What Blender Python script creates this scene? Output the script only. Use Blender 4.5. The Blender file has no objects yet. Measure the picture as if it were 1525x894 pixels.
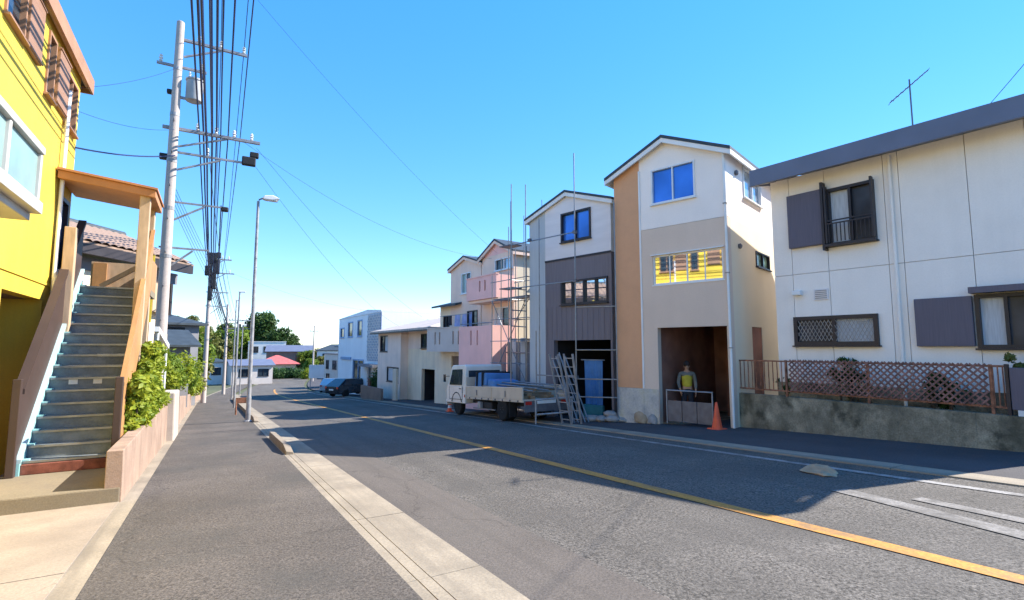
import bpy, bmesh, math, random
import numpy as np
from mathutils import Vector, Matrix
R = math.radians
random.seed(7); rng = np.random.default_rng(11)
sc = bpy.context.scene
col = sc.collection

# ------------------------------------------------------------------ camera
CAM_H = 1.6
cam_d = bpy.data.cameras.new('camera'); cam = bpy.data.objects.new('camera', cam_d); col.objects.link(cam)
cam_d.sensor_width = 36.0; cam_d.lens = 760.0/1525.0*36.0
cam_d.clip_start = 0.05; cam_d.clip_end = 3000
cam.location = (0, 0, CAM_H)
cam.rotation_euler = (R(90+5.412), 0, R(-30.21))
sc.camera = cam

# ------------------------------------------------------------------ sky, sun, exposure
SUN_EL, SUN_AZ = 40.2, -12.0          # azimuth measured from +X towards +Y
world = bpy.data.worlds.new('World'); sc.world = world; world.use_nodes = True
wn = world.node_tree.nodes; wl = world.node_tree.links
sky = wn.new('ShaderNodeTexSky'); sky.sky_type = 'NISHITA'; sky.sun_disc = False
sky.sun_elevation = R(SUN_EL); sky.sun_rotation = R(90-SUN_AZ)
sky.air_density = 1.0; sky.dust_density = 0.0; sky.ozone_density = 6.0; sky.altitude = 0
wn['Background'].inputs['Strength'].default_value = 0.15
hs = wn.new('ShaderNodeHueSaturation'); hs.inputs['Saturation'].default_value = 1.75; hs.inputs['Hue'].default_value = .511
gm = wn.new('ShaderNodeGamma'); gm.inputs['Gamma'].default_value = .52
wl.new(sky.outputs['Color'], gm.inputs['Color']); wl.new(gm.outputs['Color'], hs.inputs['Color']); wl.new(hs.outputs['Color'], wn['Background'].inputs['Color'])
sd = bpy.data.lights.new('sun', 'SUN'); sd.energy = 2.5; sd.angle = R(0.5); sd.color = (1.0, 0.93, 0.82)
so = bpy.data.objects.new('sun', sd); col.objects.link(so)
dv = Vector((-math.cos(R(SUN_EL))*math.cos(R(SUN_AZ)), -math.cos(R(SUN_EL))*math.sin(R(SUN_AZ)), -math.sin(R(SUN_EL))))
so.rotation_euler = dv.to_track_quat('-Z', 'Y').to_euler(); so.location = (20, 0, 30)
sc.view_settings.view_transform = 'Standard'; sc.view_settings.look = 'None'
sc.view_settings.exposure = 2.25; sc.view_settings.gamma = 1.0; sc.view_settings.use_curve_mapping = False
sc.cycles.max_bounces = 6

# ------------------------------------------------------------------ materials
def lin(c):
    return tuple((x/12.92 if x <= .04045 else ((x+.055)/1.055)**2.4) for x in c)
MATS = {}
def mat(name, c, rough=0.8, var=0.12, scale=3.0, fine=0.0, fscale=60.0, bump=0.0, bscale=40.0, metal=0.0, spec=0.3, stain=None, stain_amt=0.0, stain_scale=1.2, c2=None, coat=0.0, stretch=None, streak=None, crack=0.0):
    """procedural surface: broad colour drift, fine speckle, optional stains and relief"""
    m = bpy.data.materials.new(name); m.use_nodes = True; MATS[name] = m
    nt = m.node_tree; N = nt.nodes; L = nt.links; b = N['Principled BSDF']
    b.inputs['Roughness'].default_value = rough; b.inputs['Metallic'].default_value = metal
    b.inputs['Specular IOR Level'].default_value = spec
    if coat: b.inputs['Coat Weight'].default_value = coat; b.inputs['Coat Roughness'].default_value = .08
    tc = N.new('ShaderNodeTexCoord'); vec = tc.outputs['Object']
    if stretch:
        mp = N.new('ShaderNodeMapping'); mp.inputs['Scale'].default_value = stretch; L.new(vec, mp.inputs['Vector']); vec = mp.outputs['Vector']
    n1 = N.new('ShaderNodeTexNoise'); n1.inputs['Scale'].default_value = scale; n1.inputs['Detail'].default_value = 5; L.new(vec, n1.inputs['Vector'])
    r1 = N.new('ShaderNodeValToRGB'); L.new(n1.outputs['Fac'], r1.inputs['Fac'])
    d = c2 if c2 else tuple(max(0, x*(1-2*var)) for x in c); u = tuple(min(1, x*(1+var)) for x in c)
    r1.color_ramp.elements[0].position = .32; r1.color_ramp.elements[1].position = .68
    r1.color_ramp.elements[0].color = (*d, 1); r1.color_ramp.elements[1].color = (*u, 1)
    out = r1.outputs['Color']
    if fine:
        n2 = N.new('ShaderNodeTexNoise'); n2.inputs['Scale'].default_value = fscale; n2.inputs['Detail'].default_value = 3; n2.inputs['Roughness'].default_value = .7; L.new(vec, n2.inputs['Vector'])
        mr = N.new('ShaderNodeMapRange'); mr.inputs['From Min'].default_value = .32; mr.inputs['From Max'].default_value = .68
        mr.inputs['To Min'].default_value = 1-fine; mr.inputs['To Max'].default_value = 1+fine; L.new(n2.outputs['Fac'], mr.inputs['Value'])
        mx = N.new('ShaderNodeMixRGB'); mx.blend_type = 'MULTIPLY'; mx.inputs['Fac'].default_value = 1
        L.new(out, mx.inputs['Color1']); L.new(mr.outputs['Result'], mx.inputs['Color2']); out = mx.outputs['Color']
    if stain:
        n3 = N.new('ShaderNodeTexNoise'); n3.inputs['Scale'].default_value = stain_scale; n3.inputs['Detail'].default_value = 8; n3.inputs['Roughness'].default_value = .65; L.new(vec, n3.inputs['Vector'])
        r3 = N.new('ShaderNodeValToRGB'); r3.color_ramp.elements[0].position = .48; r3.color_ramp.elements[1].position = .66
        r3.color_ramp.elements[0].color = (0, 0, 0, 1); r3.color_ramp.elements[1].color = (stain_amt,)*3+(1,); L.new(n3.outputs['Fac'], r3.inputs['Fac'])
        ms = N.new('ShaderNodeMixRGB'); L.new(r3.outputs['Color'], ms.inputs['Fac']); L.new(out, ms.inputs['Color1']); ms.inputs['Color2'].default_value = (*stain, 1); out = ms.outputs['Color']
    if streak:
        sc_, (sr, sg, sb), amt = streak
        mp2 = N.new('ShaderNodeMapping'); mp2.inputs['Scale'].default_value = sc_; L.new(tc.outputs['Object'], mp2.inputs['Vector'])
        n5 = N.new('ShaderNodeTexNoise'); n5.inputs['Scale'].default_value = 1; n5.inputs['Detail'].default_value = 7; n5.inputs['Roughness'].default_value = .6; L.new(mp2.outputs['Vector'], n5.inputs['Vector'])
        r5 = N.new('ShaderNodeValToRGB'); r5.color_ramp.elements[0].position = .46; r5.color_ramp.elements[1].position = .74
        r5.color_ramp.elements[0].color = (0,0,0,1); r5.color_ramp.elements[1].color = (amt,)*3+(1,); L.new(n5.outputs['Fac'], r5.inputs['Fac'])
        m5 = N.new('ShaderNodeMixRGB'); L.new(r5.outputs['Color'], m5.inputs['Fac']); L.new(out, m5.inputs['Color1']); m5.inputs['Color2'].default_value = (sr, sg, sb, 1); out = m5.outputs['Color']
    if crack:
        nd = N.new('ShaderNodeTexNoise'); nd.inputs['Scale'].default_value = 2.2; nd.inputs['Detail'].default_value = 6; L.new(tc.outputs['Object'], nd.inputs['Vector'])
        ad = N.new('ShaderNodeVectorMath'); ad.operation = 'MULTIPLY_ADD'; L.new(nd.outputs['Color'], ad.inputs[0]); ad.inputs[1].default_value = (.9,.9,.9); L.new(tc.outputs['Object'], ad.inputs[2])
        vo = N.new('ShaderNodeTexVoronoi'); vo.feature = 'DISTANCE_TO_EDGE'; vo.inputs['Scale'].default_value = .28; L.new(ad.outputs['Vector'], vo.inputs['Vector'])
        cr = N.new('ShaderNodeMapRange'); cr.inputs['From Min'].default_value = .0; cr.inputs['From Max'].default_value = .006; cr.inputs['To Min'].default_value = 1-crack; cr.inputs['To Max'].default_value = 1; L.new(vo.outputs['Distance'], cr.inputs['Value'])
        mc = N.new('ShaderNodeMixRGB'); mc.blend_type = 'MULTIPLY'; mc.inputs['Fac'].default_value = 1; L.new(out, mc.inputs['Color1']); L.new(cr.outputs['Result'], mc.inputs['Color2']); out = mc.outputs['Color']
    L.new(out, b.inputs['Base Color'])
    if bump:
        n4 = N.new('ShaderNodeTexNoise'); n4.inputs['Scale'].default_value = bscale; n4.inputs['Detail'].default_value = 4; L.new(vec, n4.inputs['Vector'])
        bp = N.new('ShaderNodeBump'); bp.inputs['Strength'].default_value = bump; bp.inputs['Distance'].default_value = .02
        L.new(n4.outputs['Fac'], bp.inputs['Height']); L.new(bp.outputs['Normal'], b.inputs['Normal'])
    return m
def leafmat(name, c1, c2, trans=.3, scale=2.0):
    m = bpy.data.materials.new(name); m.use_nodes = True; MATS[name] = m
    nt = m.node_tree; N = nt.nodes; L = nt.links; b = N['Principled BSDF']
    b.inputs['Roughness'].default_value = .55; b.inputs['Specular IOR Level'].default_value = .25
    tc = N.new('ShaderNodeTexCoord'); n1 = N.new('ShaderNodeTexNoise'); n1.inputs['Scale'].default_value = scale; n1.inputs['Detail'].default_value = 6
    L.new(tc.outputs['Object'], n1.inputs['Vector'])
    r1 = N.new('ShaderNodeValToRGB'); r1.color_ramp.elements[0].position = .3; r1.color_ramp.elements[1].position = .7
    r1.color_ramp.elements[0].color = (*c1, 1); r1.color_ramp.elements[1].color = (*c2, 1); L.new(n1.outputs['Fac'], r1.inputs['Fac']); L.new(r1.outputs['Color'], b.inputs['Base Color'])
    t = N.new('ShaderNodeBsdfTranslucent'); L.new(r1.outputs['Color'], t.inputs['Color'])
    mx = N.new('ShaderNodeMixShader'); mx.inputs['Fac'].default_value = trans
    L.new(b.outputs['BSDF'], mx.inputs[1]); L.new(t.outputs['BSDF'], mx.inputs[2]); L.new(mx.outputs['Shader'], N['Material Output'].inputs['Surface'])
    return m
M = MATS
mat('asphalt_road', (.122,.110,.097), .9, .10, .5, fine=.85, fscale=38, bump=.5, bscale=60, stain=(.085,.077,.069), stain_amt=.6, stain_scale=.45, streak=((1.6,.07,1), (.075,.068,.06), .7), crack=.3)
mat('asphalt_shoulder', (.125,.108,.095), .92, .08, .8, fine=.35, fscale=55, bump=.2, bscale=80, stain=(.09,.08,.07), stain_amt=.6, stain_scale=.8, streak=((5,.15,1), (.075,.066,.058), .6), crack=.3)
mat('asphalt_walk', (.108,.093,.081), .92, .10, .7, fine=.65, fscale=48, bump=.35, bscale=80, stain=(.072,.068,.062), stain_amt=.7, stain_scale=.6, streak=((1.2,.12,1), (.065,.058,.052), .6), crack=.28)
mat('asphalt_dark', (.075,.07,.075), .9, .1, .7, fine=.35, fscale=70, bump=.3, bscale=90, stain=(.05,.05,.05), stain_amt=.5, stain_scale=.6)
mat('concrete_light', (.32,.27,.205), .88, .09, 1.4, fine=.16, fscale=45, bump=.15, bscale=50, stain=(.19,.16,.125), stain_amt=.6, stain_scale=1.3, streak=((5,.25,1), (.17,.145,.115), .6))
mat('concrete_tan', (.34,.28,.22), .88, .08, 1.0, fine=.14, fscale=40, bump=.15, bscale=50, stain=(.24,.195,.155), stain_amt=.6, stain_scale=1.1, streak=((1.2,.8,1), (.2,.165,.13), .5), crack=.2)
mat('concrete_old', (.30,.265,.19), .92, .25, 2.0, fine=.25, fscale=35, bump=.4, bscale=30, stain=(.055,.052,.036), stain_amt=.9, stain_scale=1.8, streak=((1.6,1.6,.6), (.06,.056,.036), .9))
mat('kerb_stone', (.27,.22,.165), .9, .12, 2.0, fine=.15, fscale=60, stain=(.2,.17,.14), stain_amt=.5, stain_scale=2)
mat('step_concrete', (.24,.20,.14), .9, .1, 1.5, fine=.15, fscale=50, stain=(.16,.13,.1), stain_amt=.6, stain_scale=1.5)
mat('brick_red', (.20,.07,.05), .9, .2, 8, fine=.15)
mat('wall_pink', (.36,.255,.195), .92, .08, 1.0, fine=.12, fscale=40, bump=.2, bscale=60, stain=(.22,.15,.115), stain_amt=.6, stain_scale=1.3, streak=((4,4,.5), (.17,.12,.09), .6))
mat('wall_pale', (.46,.40,.34), .92, .06, 1.0, fine=.08, fscale=40, stain=(.33,.28,.24), stain_amt=.5, stain_scale=1.5)
mat('paint_orange', (.58,.265,.05), .7, .06, 3, fine=.28, fscale=35, stain=(.18,.125,.08), stain_amt=.75, stain_scale=3, streak=((8,1.0,1), (.20,.13,.07), .6))
mat('paint_white', (.33,.315,.30), .7, .05, 3, fine=.35, fscale=35, stain=(.105,.097,.09), stain_amt=1.0, stain_scale=4.5, streak=((6,1.5,1), (.12,.11,.10), .8))
mat('paint_faded', (.22,.205,.19), .8, .1, 3, fine=.4, fscale=35, stain=(.10,.092,.084), stain_amt=1.0, stain_scale=3.5, streak=((5,2,1), (.11,.10,.09), .9))
mat('soil', (.13,.10,.065), .95, .2, 2, fine=.3, fscale=30, bump=.5)
mat('terrain', (.10,.11,.06), .95, .2, .05, fine=.2, fscale=2)
mat('yellow_wall', (.74,.52,.06), .75, .05, .8, fine=.05, fscale=30, bump=.15, bscale=25, stain=(.60,.41,.06), stain_amt=.45, stain_scale=.8, streak=((3,3,.22), (.50,.34,.07), .55))
mat('orange_wall', (.78,.42,.07), .8, .08, 1.2)
mat('bay_frame', (.52,.50,.47), .55, .08, 2, streak=((4,4,.6), (.36,.33,.3), .5))
mat('glass_mirror', (.62,.66,.70), .03, .06, 1.2, metal=1.0)
mat('brown_trim', (.36,.20,.12), .6, .08, 2)
mat('brown_shutter', (.30,.17,.11), .6, .06, 2, stretch=(1,1,12))
mat('canopy_orange', (.46,.21,.09), .65, .08, 2, fine=.08, streak=((3,3,1), (.33,.16,.08), .6))
mat('cream_trim', (.55,.40,.26), .7, .06, 2)
mat('wood_beige', (.50,.36,.24), .7, .1, 3, stretch=(4,4,1))
mat('mauve_board', (.062,.041,.036), .6, .07, 2.0, stain=(.055,.036,.03), stain_amt=.5)
mat('orange_board', (.42,.22,.09), .65, .08, 2.0, fine=.08, streak=((4,1.5,1.5), (.25,.14,.07), .6))
mat('step_blue', (.17,.20,.225), .6, .12, 4, fine=.15, fscale=30, stain=(.24,.25,.25), stain_amt=.5, stain_scale=4, streak=((1,6,6), (.11,.13,.145), .5))
mat('teal_paint', (.30,.58,.58), .45, .08, 3, stain=(.55,.62,.62), stain_amt=.5)
mat('white_paint', (.78,.78,.77), .5, .04, 2)
mat('white_metal', (.74,.75,.76), .4, .04, 2, spec=.5)
mat('plaster_white', (.90,.82,.76), .85, .03, .7, fine=.04, fscale=40, streak=((3,3,.25), (.76,.70,.65), .15))
mat('plaster_taupe', (.70,.55,.44), .85, .03, .7, fine=.05, fscale=50, streak=((3,3,.25), (.60,.47,.38), .2))
mat('siding_orange', (.70,.37,.20), .75, .05, 1.2, fine=.05, stain=(.52,.27,.15), stain_amt=.4)
mat('side_cream', (.78,.68,.52), .85, .03, .7, fine=.04)
mat('plinth_stone', (.55,.52,.48), .9, .15, 3, fine=.15, fscale=25, stain=(.4,.36,.2), stain_amt=.5, stain_scale=3)
mat('yellow_board', (.95,.60,.13), .7, .06, 2)
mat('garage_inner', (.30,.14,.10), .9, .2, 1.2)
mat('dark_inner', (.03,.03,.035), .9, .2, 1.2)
mat('roof_dark', (.045,.06,.075), .55, .12, 3)
mat('roof_blue', (.135,.15,.21), .45, .06, 1.2, spec=.5)
mat('panel_white', (.90,.83,.76), .75, .025, .6, fine=.03, fscale=30, stain=(.78,.72,.66), stain_amt=.4, stain_scale=.9, streak=((3,3,.25), (.68,.63,.58), .22))
mat('dark_shutter', (.115,.105,.14), .5, .06, 2, stretch=(1,30,1))
mat('dark_frame', (.035,.03,.035), .45, .1, 3)
mat('grey_light', (.76,.72,.72), .8, .03, .8, fine=.04, stretch=(1,1,6))
mat('grey_strip', (.50,.53,.55), .8, .04, .8, stretch=(1,10,1))
mat('charcoal_siding', (.19,.165,.18), .75, .05, 1.0, stretch=(1,14,1))
mat('pink_wall', (.93,.55,.50), .85, .04, 1.0, fine=.04, streak=((3,3,.3), (.74,.44,.40), .3))
mat('peach_wall', (.90,.67,.54), .85, .04, .9, fine=.04, streak=((3,3,.3), (.70,.53,.44), .4))
mat('cream_wall', (.90,.74,.54), .85, .05, .9, fine=.04, streak=((3,3,.3), (.66,.54,.42), .5))
mat('beige_wall', (.90,.70,.58), .85, .05, .9, fine=.04, streak=((3,3,.3), (.66,.52,.44), .45))
mat('cream_grey', (.62,.55,.50), .85, .05, .9)
mat('blue_wall', (.86,.86,.88), .8, .03, .6, streak=((3,3,.3), (.70,.71,.74), .35))
mat('blue_wall_dark', (.30,.40,.56), .8, .03, .6)
mat('roof_pale', (.50,.43,.38), .75, .1, 1.0, stretch=(1,6,1))
mat('roof_tile', (.32,.22,.165), .7, .2, 4.0, fine=.15, fscale=10)
mat('roof_red', (.50,.13,.12), .7, .1, 2)
mat('house_grey', (.22,.22,.24), .8, .1, 1)
mat('house_brown', (.22,.16,.13), .8, .1, 1)
mat('house_white', (.72,.71,.70), .8, .05, 1)
mat('house_cream', (.70,.60,.46), .8, .05, 1)
mat('glass_blue_sky', (.06,.20,.58), .12, .15, .8, metal=.35, spec=.5)  # blue of the reflected sky is put into the pane colour
mat('glass_dark', (.03,.045,.06), .07, .2, .8, spec=.5)
mat('glass_sky', (.42,.52,.62), .08, .2, 1.6, spec=.8, metal=.55)
mat('glass_pale', (.24,.36,.35), .25, .1, 1.5, spec=.6)
mat('glass_green', (.20,.34,.30), .2, .3, 6, spec=.6)
mat('glass_matte', (.05,.055,.07), .35, .3, 1.5, spec=.25)
mat('teal_pale', (.42,.58,.60), .5, .06, 3)
mat('curtain', (.55,.58,.62), .8, .08, 3, stretch=(1,12,1))
mat('steel', (.26,.27,.29), .4, .1, 6, metal=.6)
mat('steel_dark', (.16,.16,.18), .5, .1, 6, metal=.4)
mat('galvanised', (.33,.33,.34), .5, .15, 5, metal=.3)
mat('rust', (.30,.13,.075), .8, .3, 9, fine=.2, fscale=40)
mat('lattice_wood', (.24,.125,.105), .8, .25, 6)
mat('pole_concrete', (.48,.42,.39), .85, .08, 1.5, fine=.1, fscale=25, stain=(.3,.25,.23), stain_amt=.5, stain_scale=1.5)
mat('transformer', (.40,.41,.42), .5, .1, 3, streak=((4,4,.6), (.25,.22,.2), .5))
mat('wire', (.02,.03,.10), .6, .1, 1)
mat('ceramic', (.70,.70,.70), .3, .05, 2)
mat('lamp_white', (.72,.73,.74), .4, .05, 2)
mat('truck_white', (.80,.74,.66), .35, .04, 1.5, coat=.4, stain=(.5,.45,.4), stain_amt=.3)
mat('truck_bed', (.60,.51,.40), .5, .05, 1.2, stain=(.42,.36,.28), stain_amt=.45, stain_scale=2)
mat('rubber', (.02,.02,.02), .85, .2, 6)
mat('rim', (.45,.45,.45), .4, .1, 4, metal=.5)
mat('black_plastic', (.025,.025,.028), .6, .1, 4)
mat('blue_tarp', (.08,.22,.46), .55, .12, 2.0, bump=.5, bscale=6)
mat('teal_sheet', (.06,.24,.26), .6, .12, 2.0)
mat('timber', (.34,.22,.13), .8, .15, 4, stretch=(8,1,8))
mat('cone_orange', (.80,.12,.05), .5, .06, 4)
mat('cone_white', (.75,.75,.73), .5, .06, 4)
mat('sandbag', (.34,.32,.30), .95, .12, 6, bump=.4, bscale=30)
mat('sack', (.42,.30,.19), .9, .12, 6, bump=.4, bscale=14)
mat('skin', (.52,.31,.22), .6, .05, 6)
mat('hair', (.02,.017,.015), .6, .1, 20)
mat('vest_yellow', (.58,.52,.06), .7, .08, 6)
mat('jacket', (.20,.22,.22), .85, .1, 5)
mat('trouser', (.035,.037,.05), .85, .1, 5)
mat('car_black', (.02,.022,.028), .25, .05, 2, coat=.8)
mat('car_silver', (.55,.57,.60), .3, .05, 2, coat=.6, metal=.3)
mat('lamp_red', (.5,.03,.02), .3, .05, 2)
mat('lamp_clear', (.7,.7,.68), .2, .05, 2)
mat('bark', (.10,.075,.055), .95, .25, 8, bump=.6)
mat('notice', (.75,.74,.70), .7, .05, 4)
mat('awning_yellow', (.85,.62,.06), .7, .05, 2)
mat('laundry', (.34,.40,.66), .9, .1, 4)
leafmat('leaf_lime', (.09,.17,.015), (.42,.45,.04), .4, 8.0)
leafmat('leaf_mid', (.05,.12,.015), (.24,.31,.03), .35, 6.0)
leafmat('leaf_dark', (.02,.055,.012), (.07,.12,.025), .25, 1.0)
leafmat('leaf_olive', (.08,.10,.02), (.24,.23,.06), .3, .6)
leafmat('leaf_hedge', (.025,.07,.02), (.06,.13,.03), .25, 1.5)

# ------------------------------------------------------------------ mesh helpers
class MB:
    def __init__(s): s.v = []; s.f = []
    def add(s, vs, fs):
        o = len(s.v); s.v += [tuple(map(float, p)) for p in vs]; s.f += [tuple(i+o for i in f) for f in fs]; return s
    def box(s, x0, x1, y0, y1, z0, z1):
        if x0 > x1: x0, x1 = x1, x0
        if y0 > y1: y0, y1 = y1, y0
        if z0 > z1: z0, z1 = z1, z0
        return s.add([(x0,y0,z0),(x1,y0,z0),(x1,y1,z0),(x0,y1,z0),(x0,y0,z1),(x1,y0,z1),(x1,y1,z1),(x0,y1,z1)],
                     [(0,3,2,1),(4,5,6,7),(0,1,5,4),(1,2,6,5),(2,3,7,6),(3,0,4,7)])
    def fbox(s, F, a0, a1, z0, z1, d0, d1):
        p, q = F(a0, z0, d0), F(a1, z1, d1); return s.box(p[0], q[0], p[1], q[1], p[2], q[2])
    def prism(s, poly, fn, lo, hi):
        """poly: list of 2-D points; fn(p, t) -> xyz; extruded from lo to hi"""
        n = len(poly); vs = [fn(p, lo) for p in poly]+[fn(p, hi) for p in poly]
        return s.add(vs, [tuple(range(n-1, -1, -1)), tuple(range(n, 2*n))]+[(i, (i+1) % n, n+(i+1) % n, n+i) for i in range(n)])
    def hexa(s, b, t):
        """b, t: 4 bottom and 4 top points in the same turning order"""
        return s.add(list(b)+list(t), [(3,2,1,0),(4,5,6,7)]+[(i,(i+1)%4,4+(i+1)%4,4+i) for i in range(4)])
    def bar(s, p, q, w, h=None):
        h = h or w; p, q = Vector(p), Vector(q); d = (q-p).normalized()
        up = Vector((0,0,1)) if abs(d.z) < .98 else Vector((1,0,0))
        a = d.cross(up).normalized()*w/2; b = d.cross(a).normalized()*h/2
        return s.hexa([p-a-b, p+a-b, p+a+b, p-a+b], [q-a-b, q+a-b, q+a+b, q-a+b])
    def tube(s, path, r, n=8, r2=None, cap=True):
        path = [Vector(p) for p in path]; k = len(path); o = len(s.v)
        for i, p in enumerate(path):
            d = (path[min(i+1, k-1)]-path[max(i-1, 0)]).normalized()
            up = Vector((0,0,1)) if abs(d.z) < .95 else Vector((1,0,0))
            a = d.cross(up).normalized(); b = d.cross(a).normalized()
            rr = r if r2 is None else r+(r2-r)*i/(k-1)
            for j in range(n):
                t = 2*math.pi*j/n; s.v.append(tuple(p+a*math.cos(t)*rr+b*math.sin(t)*rr))
        for i in range(k-1):
            for j in range(n): s.f.append((o+i*n+j, o+i*n+(j+1) % n, o+(i+1)*n+(j+1) % n, o+(i+1)*n+j))
        if cap: s.f.append(tuple(o+j for j in range(n-1, -1, -1))); s.f.append(tuple(o+(k-1)*n+j for j in range(n)))
        return s
    def lathe(s, prof, c=(0,0,0), n=16, axis='z'):
        o = len(s.v)
        for (r, z) in prof:
            for j in range(n):
                t = 2*math.pi*j/n; p = (r*math.cos(t), r*math.sin(t), z)
                if axis == 'x': p = (z, r*math.cos(t), r*math.sin(t))
                if axis == 'y': p = (r*math.sin(t), z, r*math.cos(t))
                s.v.append((p[0]+c[0], p[1]+c[1], p[2]+c[2]))
        for i in range(len(prof)-1):
            for j in range(n): s.f.append((o+i*n+j, o+i*n+(j+1) % n, o+(i+1)*n+(j+1) % n, o+(i+1)*n+j))
        s.f.append(tuple(o+j for j in range(n-1, -1, -1))); s.f.append(tuple(o+(len(prof)-1)*n+j for j in range(n)))
        return s
    def build(s, name, m, parent=None, smooth=False, bevel=0.0, fix=True):
        me = bpy.data.meshes.new(name); me.from_pydata(s.v, [], s.f)
        if fix or bevel:
            bm = bmesh.new(); bm.from_mesh(me)
            bmesh.ops.recalc_face_normals(bm, faces=bm.faces)
            bm.to_mesh(me); bm.free()
        me.materials.append(M[m]); 
        if smooth:
            me.polygons.foreach_set('use_smooth', [True]*len(me.polygons)); me.set_sharp_from_angle(angle=R(40))
        o = bpy.data.objects.new(name, me); col.objects.link(o); o.parent = parent
        if bevel:
            md = o.modifiers.new('bevel', 'BEVEL'); md.width = bevel; md.segments = 2; md.limit_method = 'ANGLE'
        return o
def tag(o, label, cat, group=None, kind=None):
    if label: o['label'] = label
    if cat: o['category'] = cat
    if group: o['group'] = group
    if kind: o['kind'] = kind
    return o
def thing(name, label, cat, loc=(0,0,0), rz=0.0, group=None):
    o = bpy.data.objects.new(name, None); col.objects.link(o); o.empty_display_size = .3
    o.location = loc; o.rotation_euler = (0, 0, rz); return tag(o, label, cat, group)
def structure(o): o['kind'] = 'structure'; return o
def copy_tree(o, parent=None):
    c = o.copy(); col.objects.link(c); c.parent = parent
    for ch in list(o.children): copy_tree(ch, c)
    return c
def share(src, name, parent, loc=(0,0,0), rot=(0,0,0), scale=(1,1,1)):
    o = bpy.data.objects.new(name, src.data); col.objects.link(o); o.parent = parent
    o.location = loc; o.rotation_euler = rot; o.scale = scale; return o
# facade frames: (along, absolute z, outward distance) -> local xyz
def F_front(zg): return lambda a, z, d: (-d, a, z-zg)            # faces -x
def F_near(zg, y=0.0): return lambda a, z, d: (a, y-d, z-zg)     # faces -y
def F_east(zg, x=0.0): return lambda a, z, d: (x+d, a, z-zg)     # faces +x
def wall(mb, F, a0, a1, z0, z1, holes=(), d0=0.0, d1=-.2):
    """a slab between d1 and d0 with rectangular holes, as butting boxes"""
    zs = sorted({z0, z1, *[min(max(q, z0), z1) for hh in holes for q in hh[2:4]]})
    for za, zb in zip(zs[:-1], zs[1:]):
        cuts = sorted((max(hh[0], a0), min(hh[1], a1)) for hh in holes if hh[2] < zb-1e-6 and hh[3] > za+1e-6 and hh[1] > a0 and hh[0] < a1)
        x = a0
        for c0, c1 in cuts:
            if c0 > x+1e-6: mb.fbox(F, x, c0, za, zb, d1, d0)
            x = max(x, c1)
        if x < a1-1e-6: mb.fbox(F, x, a1, za, zb, d1, d0)
    return mb
def window(parent, F, a0, a1, z0, z1, frame='dark_frame', glass='glass_dark', n=2, fw=.05, d=.03, sill=True, rows=1, name='window'):
    mb = MB()
    mb.fbox(F, a0, a1, z1-fw, z1, -.1, d); mb.fbox(F, a0, a1, z0, z0+fw, -.1, d)
    mb.fbox(F, a0, a0+fw, z0+fw, z1-fw, -.1, d); mb.fbox(F, a1-fw, a1, z0+fw, z1-fw, -.1, d)
    for i in range(1, n):
        c = a0+(a1-a0)*i/n; mb.fbox(F, c-fw*.4, c+fw*.4, z0+fw, z1-fw, -.08, d-.012)
    for i in range(1, rows):
        c = z0+(z1-z0)*i/rows
        for k in range(n):
            w0 = a0+(a1-a0)*k/n+fw; w1 = a0+(a1-a0)*(k+1)/n-fw; mb.fbox(F, w0, w1, c-fw*.3, c+fw*.3, -.07, d-.02)
    if sill: mb.fbox(F, a0-.03, a1+.03, z0-.035, z0-.001, -.05, d+.05)
    w = mb.build(name, frame, parent)
    for i in range(n):
        p0 = a0+(a1-a0)*i/n+fw*.4; p1 = a0+(a1-a0)*(i+1)/n-fw*.4; g = glass if isinstance(glass, str) else glass[i % len(glass)]
        MB().fbox(F, p0, p1, z0+fw*.6, z1-fw*.6, -.06-.012*(i % 2), -.045-.012*(i % 2)).build('pane', g, w)
    return w
def gable_roof(parent, w0, w1, d0, d1, ze, zr, over=.25, th=.1, m='roof_dark', trim='white_paint', zg=0, name='roof'):
    """ridge runs along local x; spans y from w0 to w1, x from d0 to d1"""
    c = (w0+w1)/2; sl = (zr-ze)/(c-w0); ya, yb = w0-over, w1+over; zo = ze-sl*over
    r = MB()
    for (yl, yh, zl, zh) in ((ya, c, zo, zr), (yb, c, zo, zr)):
        r.prism([(yl, zl), (yh, zh), (yh, zh+th), (yl, zl+th)], lambda p, t: (t, p[0], p[1]-zg), d0-over, d1+over)
    ro = r.build(name, m, parent)
    t = MB()
    for (yl, yh, zl, zh) in ((ya, c, zo, zr), (yb, c, zo, zr)):
        t.prism([(yl, zl-.14), (yh, zh-.14), (yh, zh-.004), (yl, zl-.004)], lambda p, tt: (tt, p[0], p[1]-zg), d0-over+.02, d0-over+.07)
        t.box(d0-over+.08, d1+over, yl, yl+(.05 if yl < c else -.05), zl-.13-zg, zl-.004-zg)
    t.build('fascia', trim, ro)
    s = MB()
    for (yl, yh, zl, zh) in ((ya+.06, c, zo+sl*.06, zr), (yb-.06, c, zo+sl*.06, zr)):
        s.prism([(yl, zl-.05), (yh, zh-.05), (yh, zh-.004), (yl, zl-.004)], lambda p, tt: (tt, p[0], p[1]-zg), d0-over+.08, d1+over-.02)
    s.build('soffit', trim, ro)
    return ro
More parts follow.
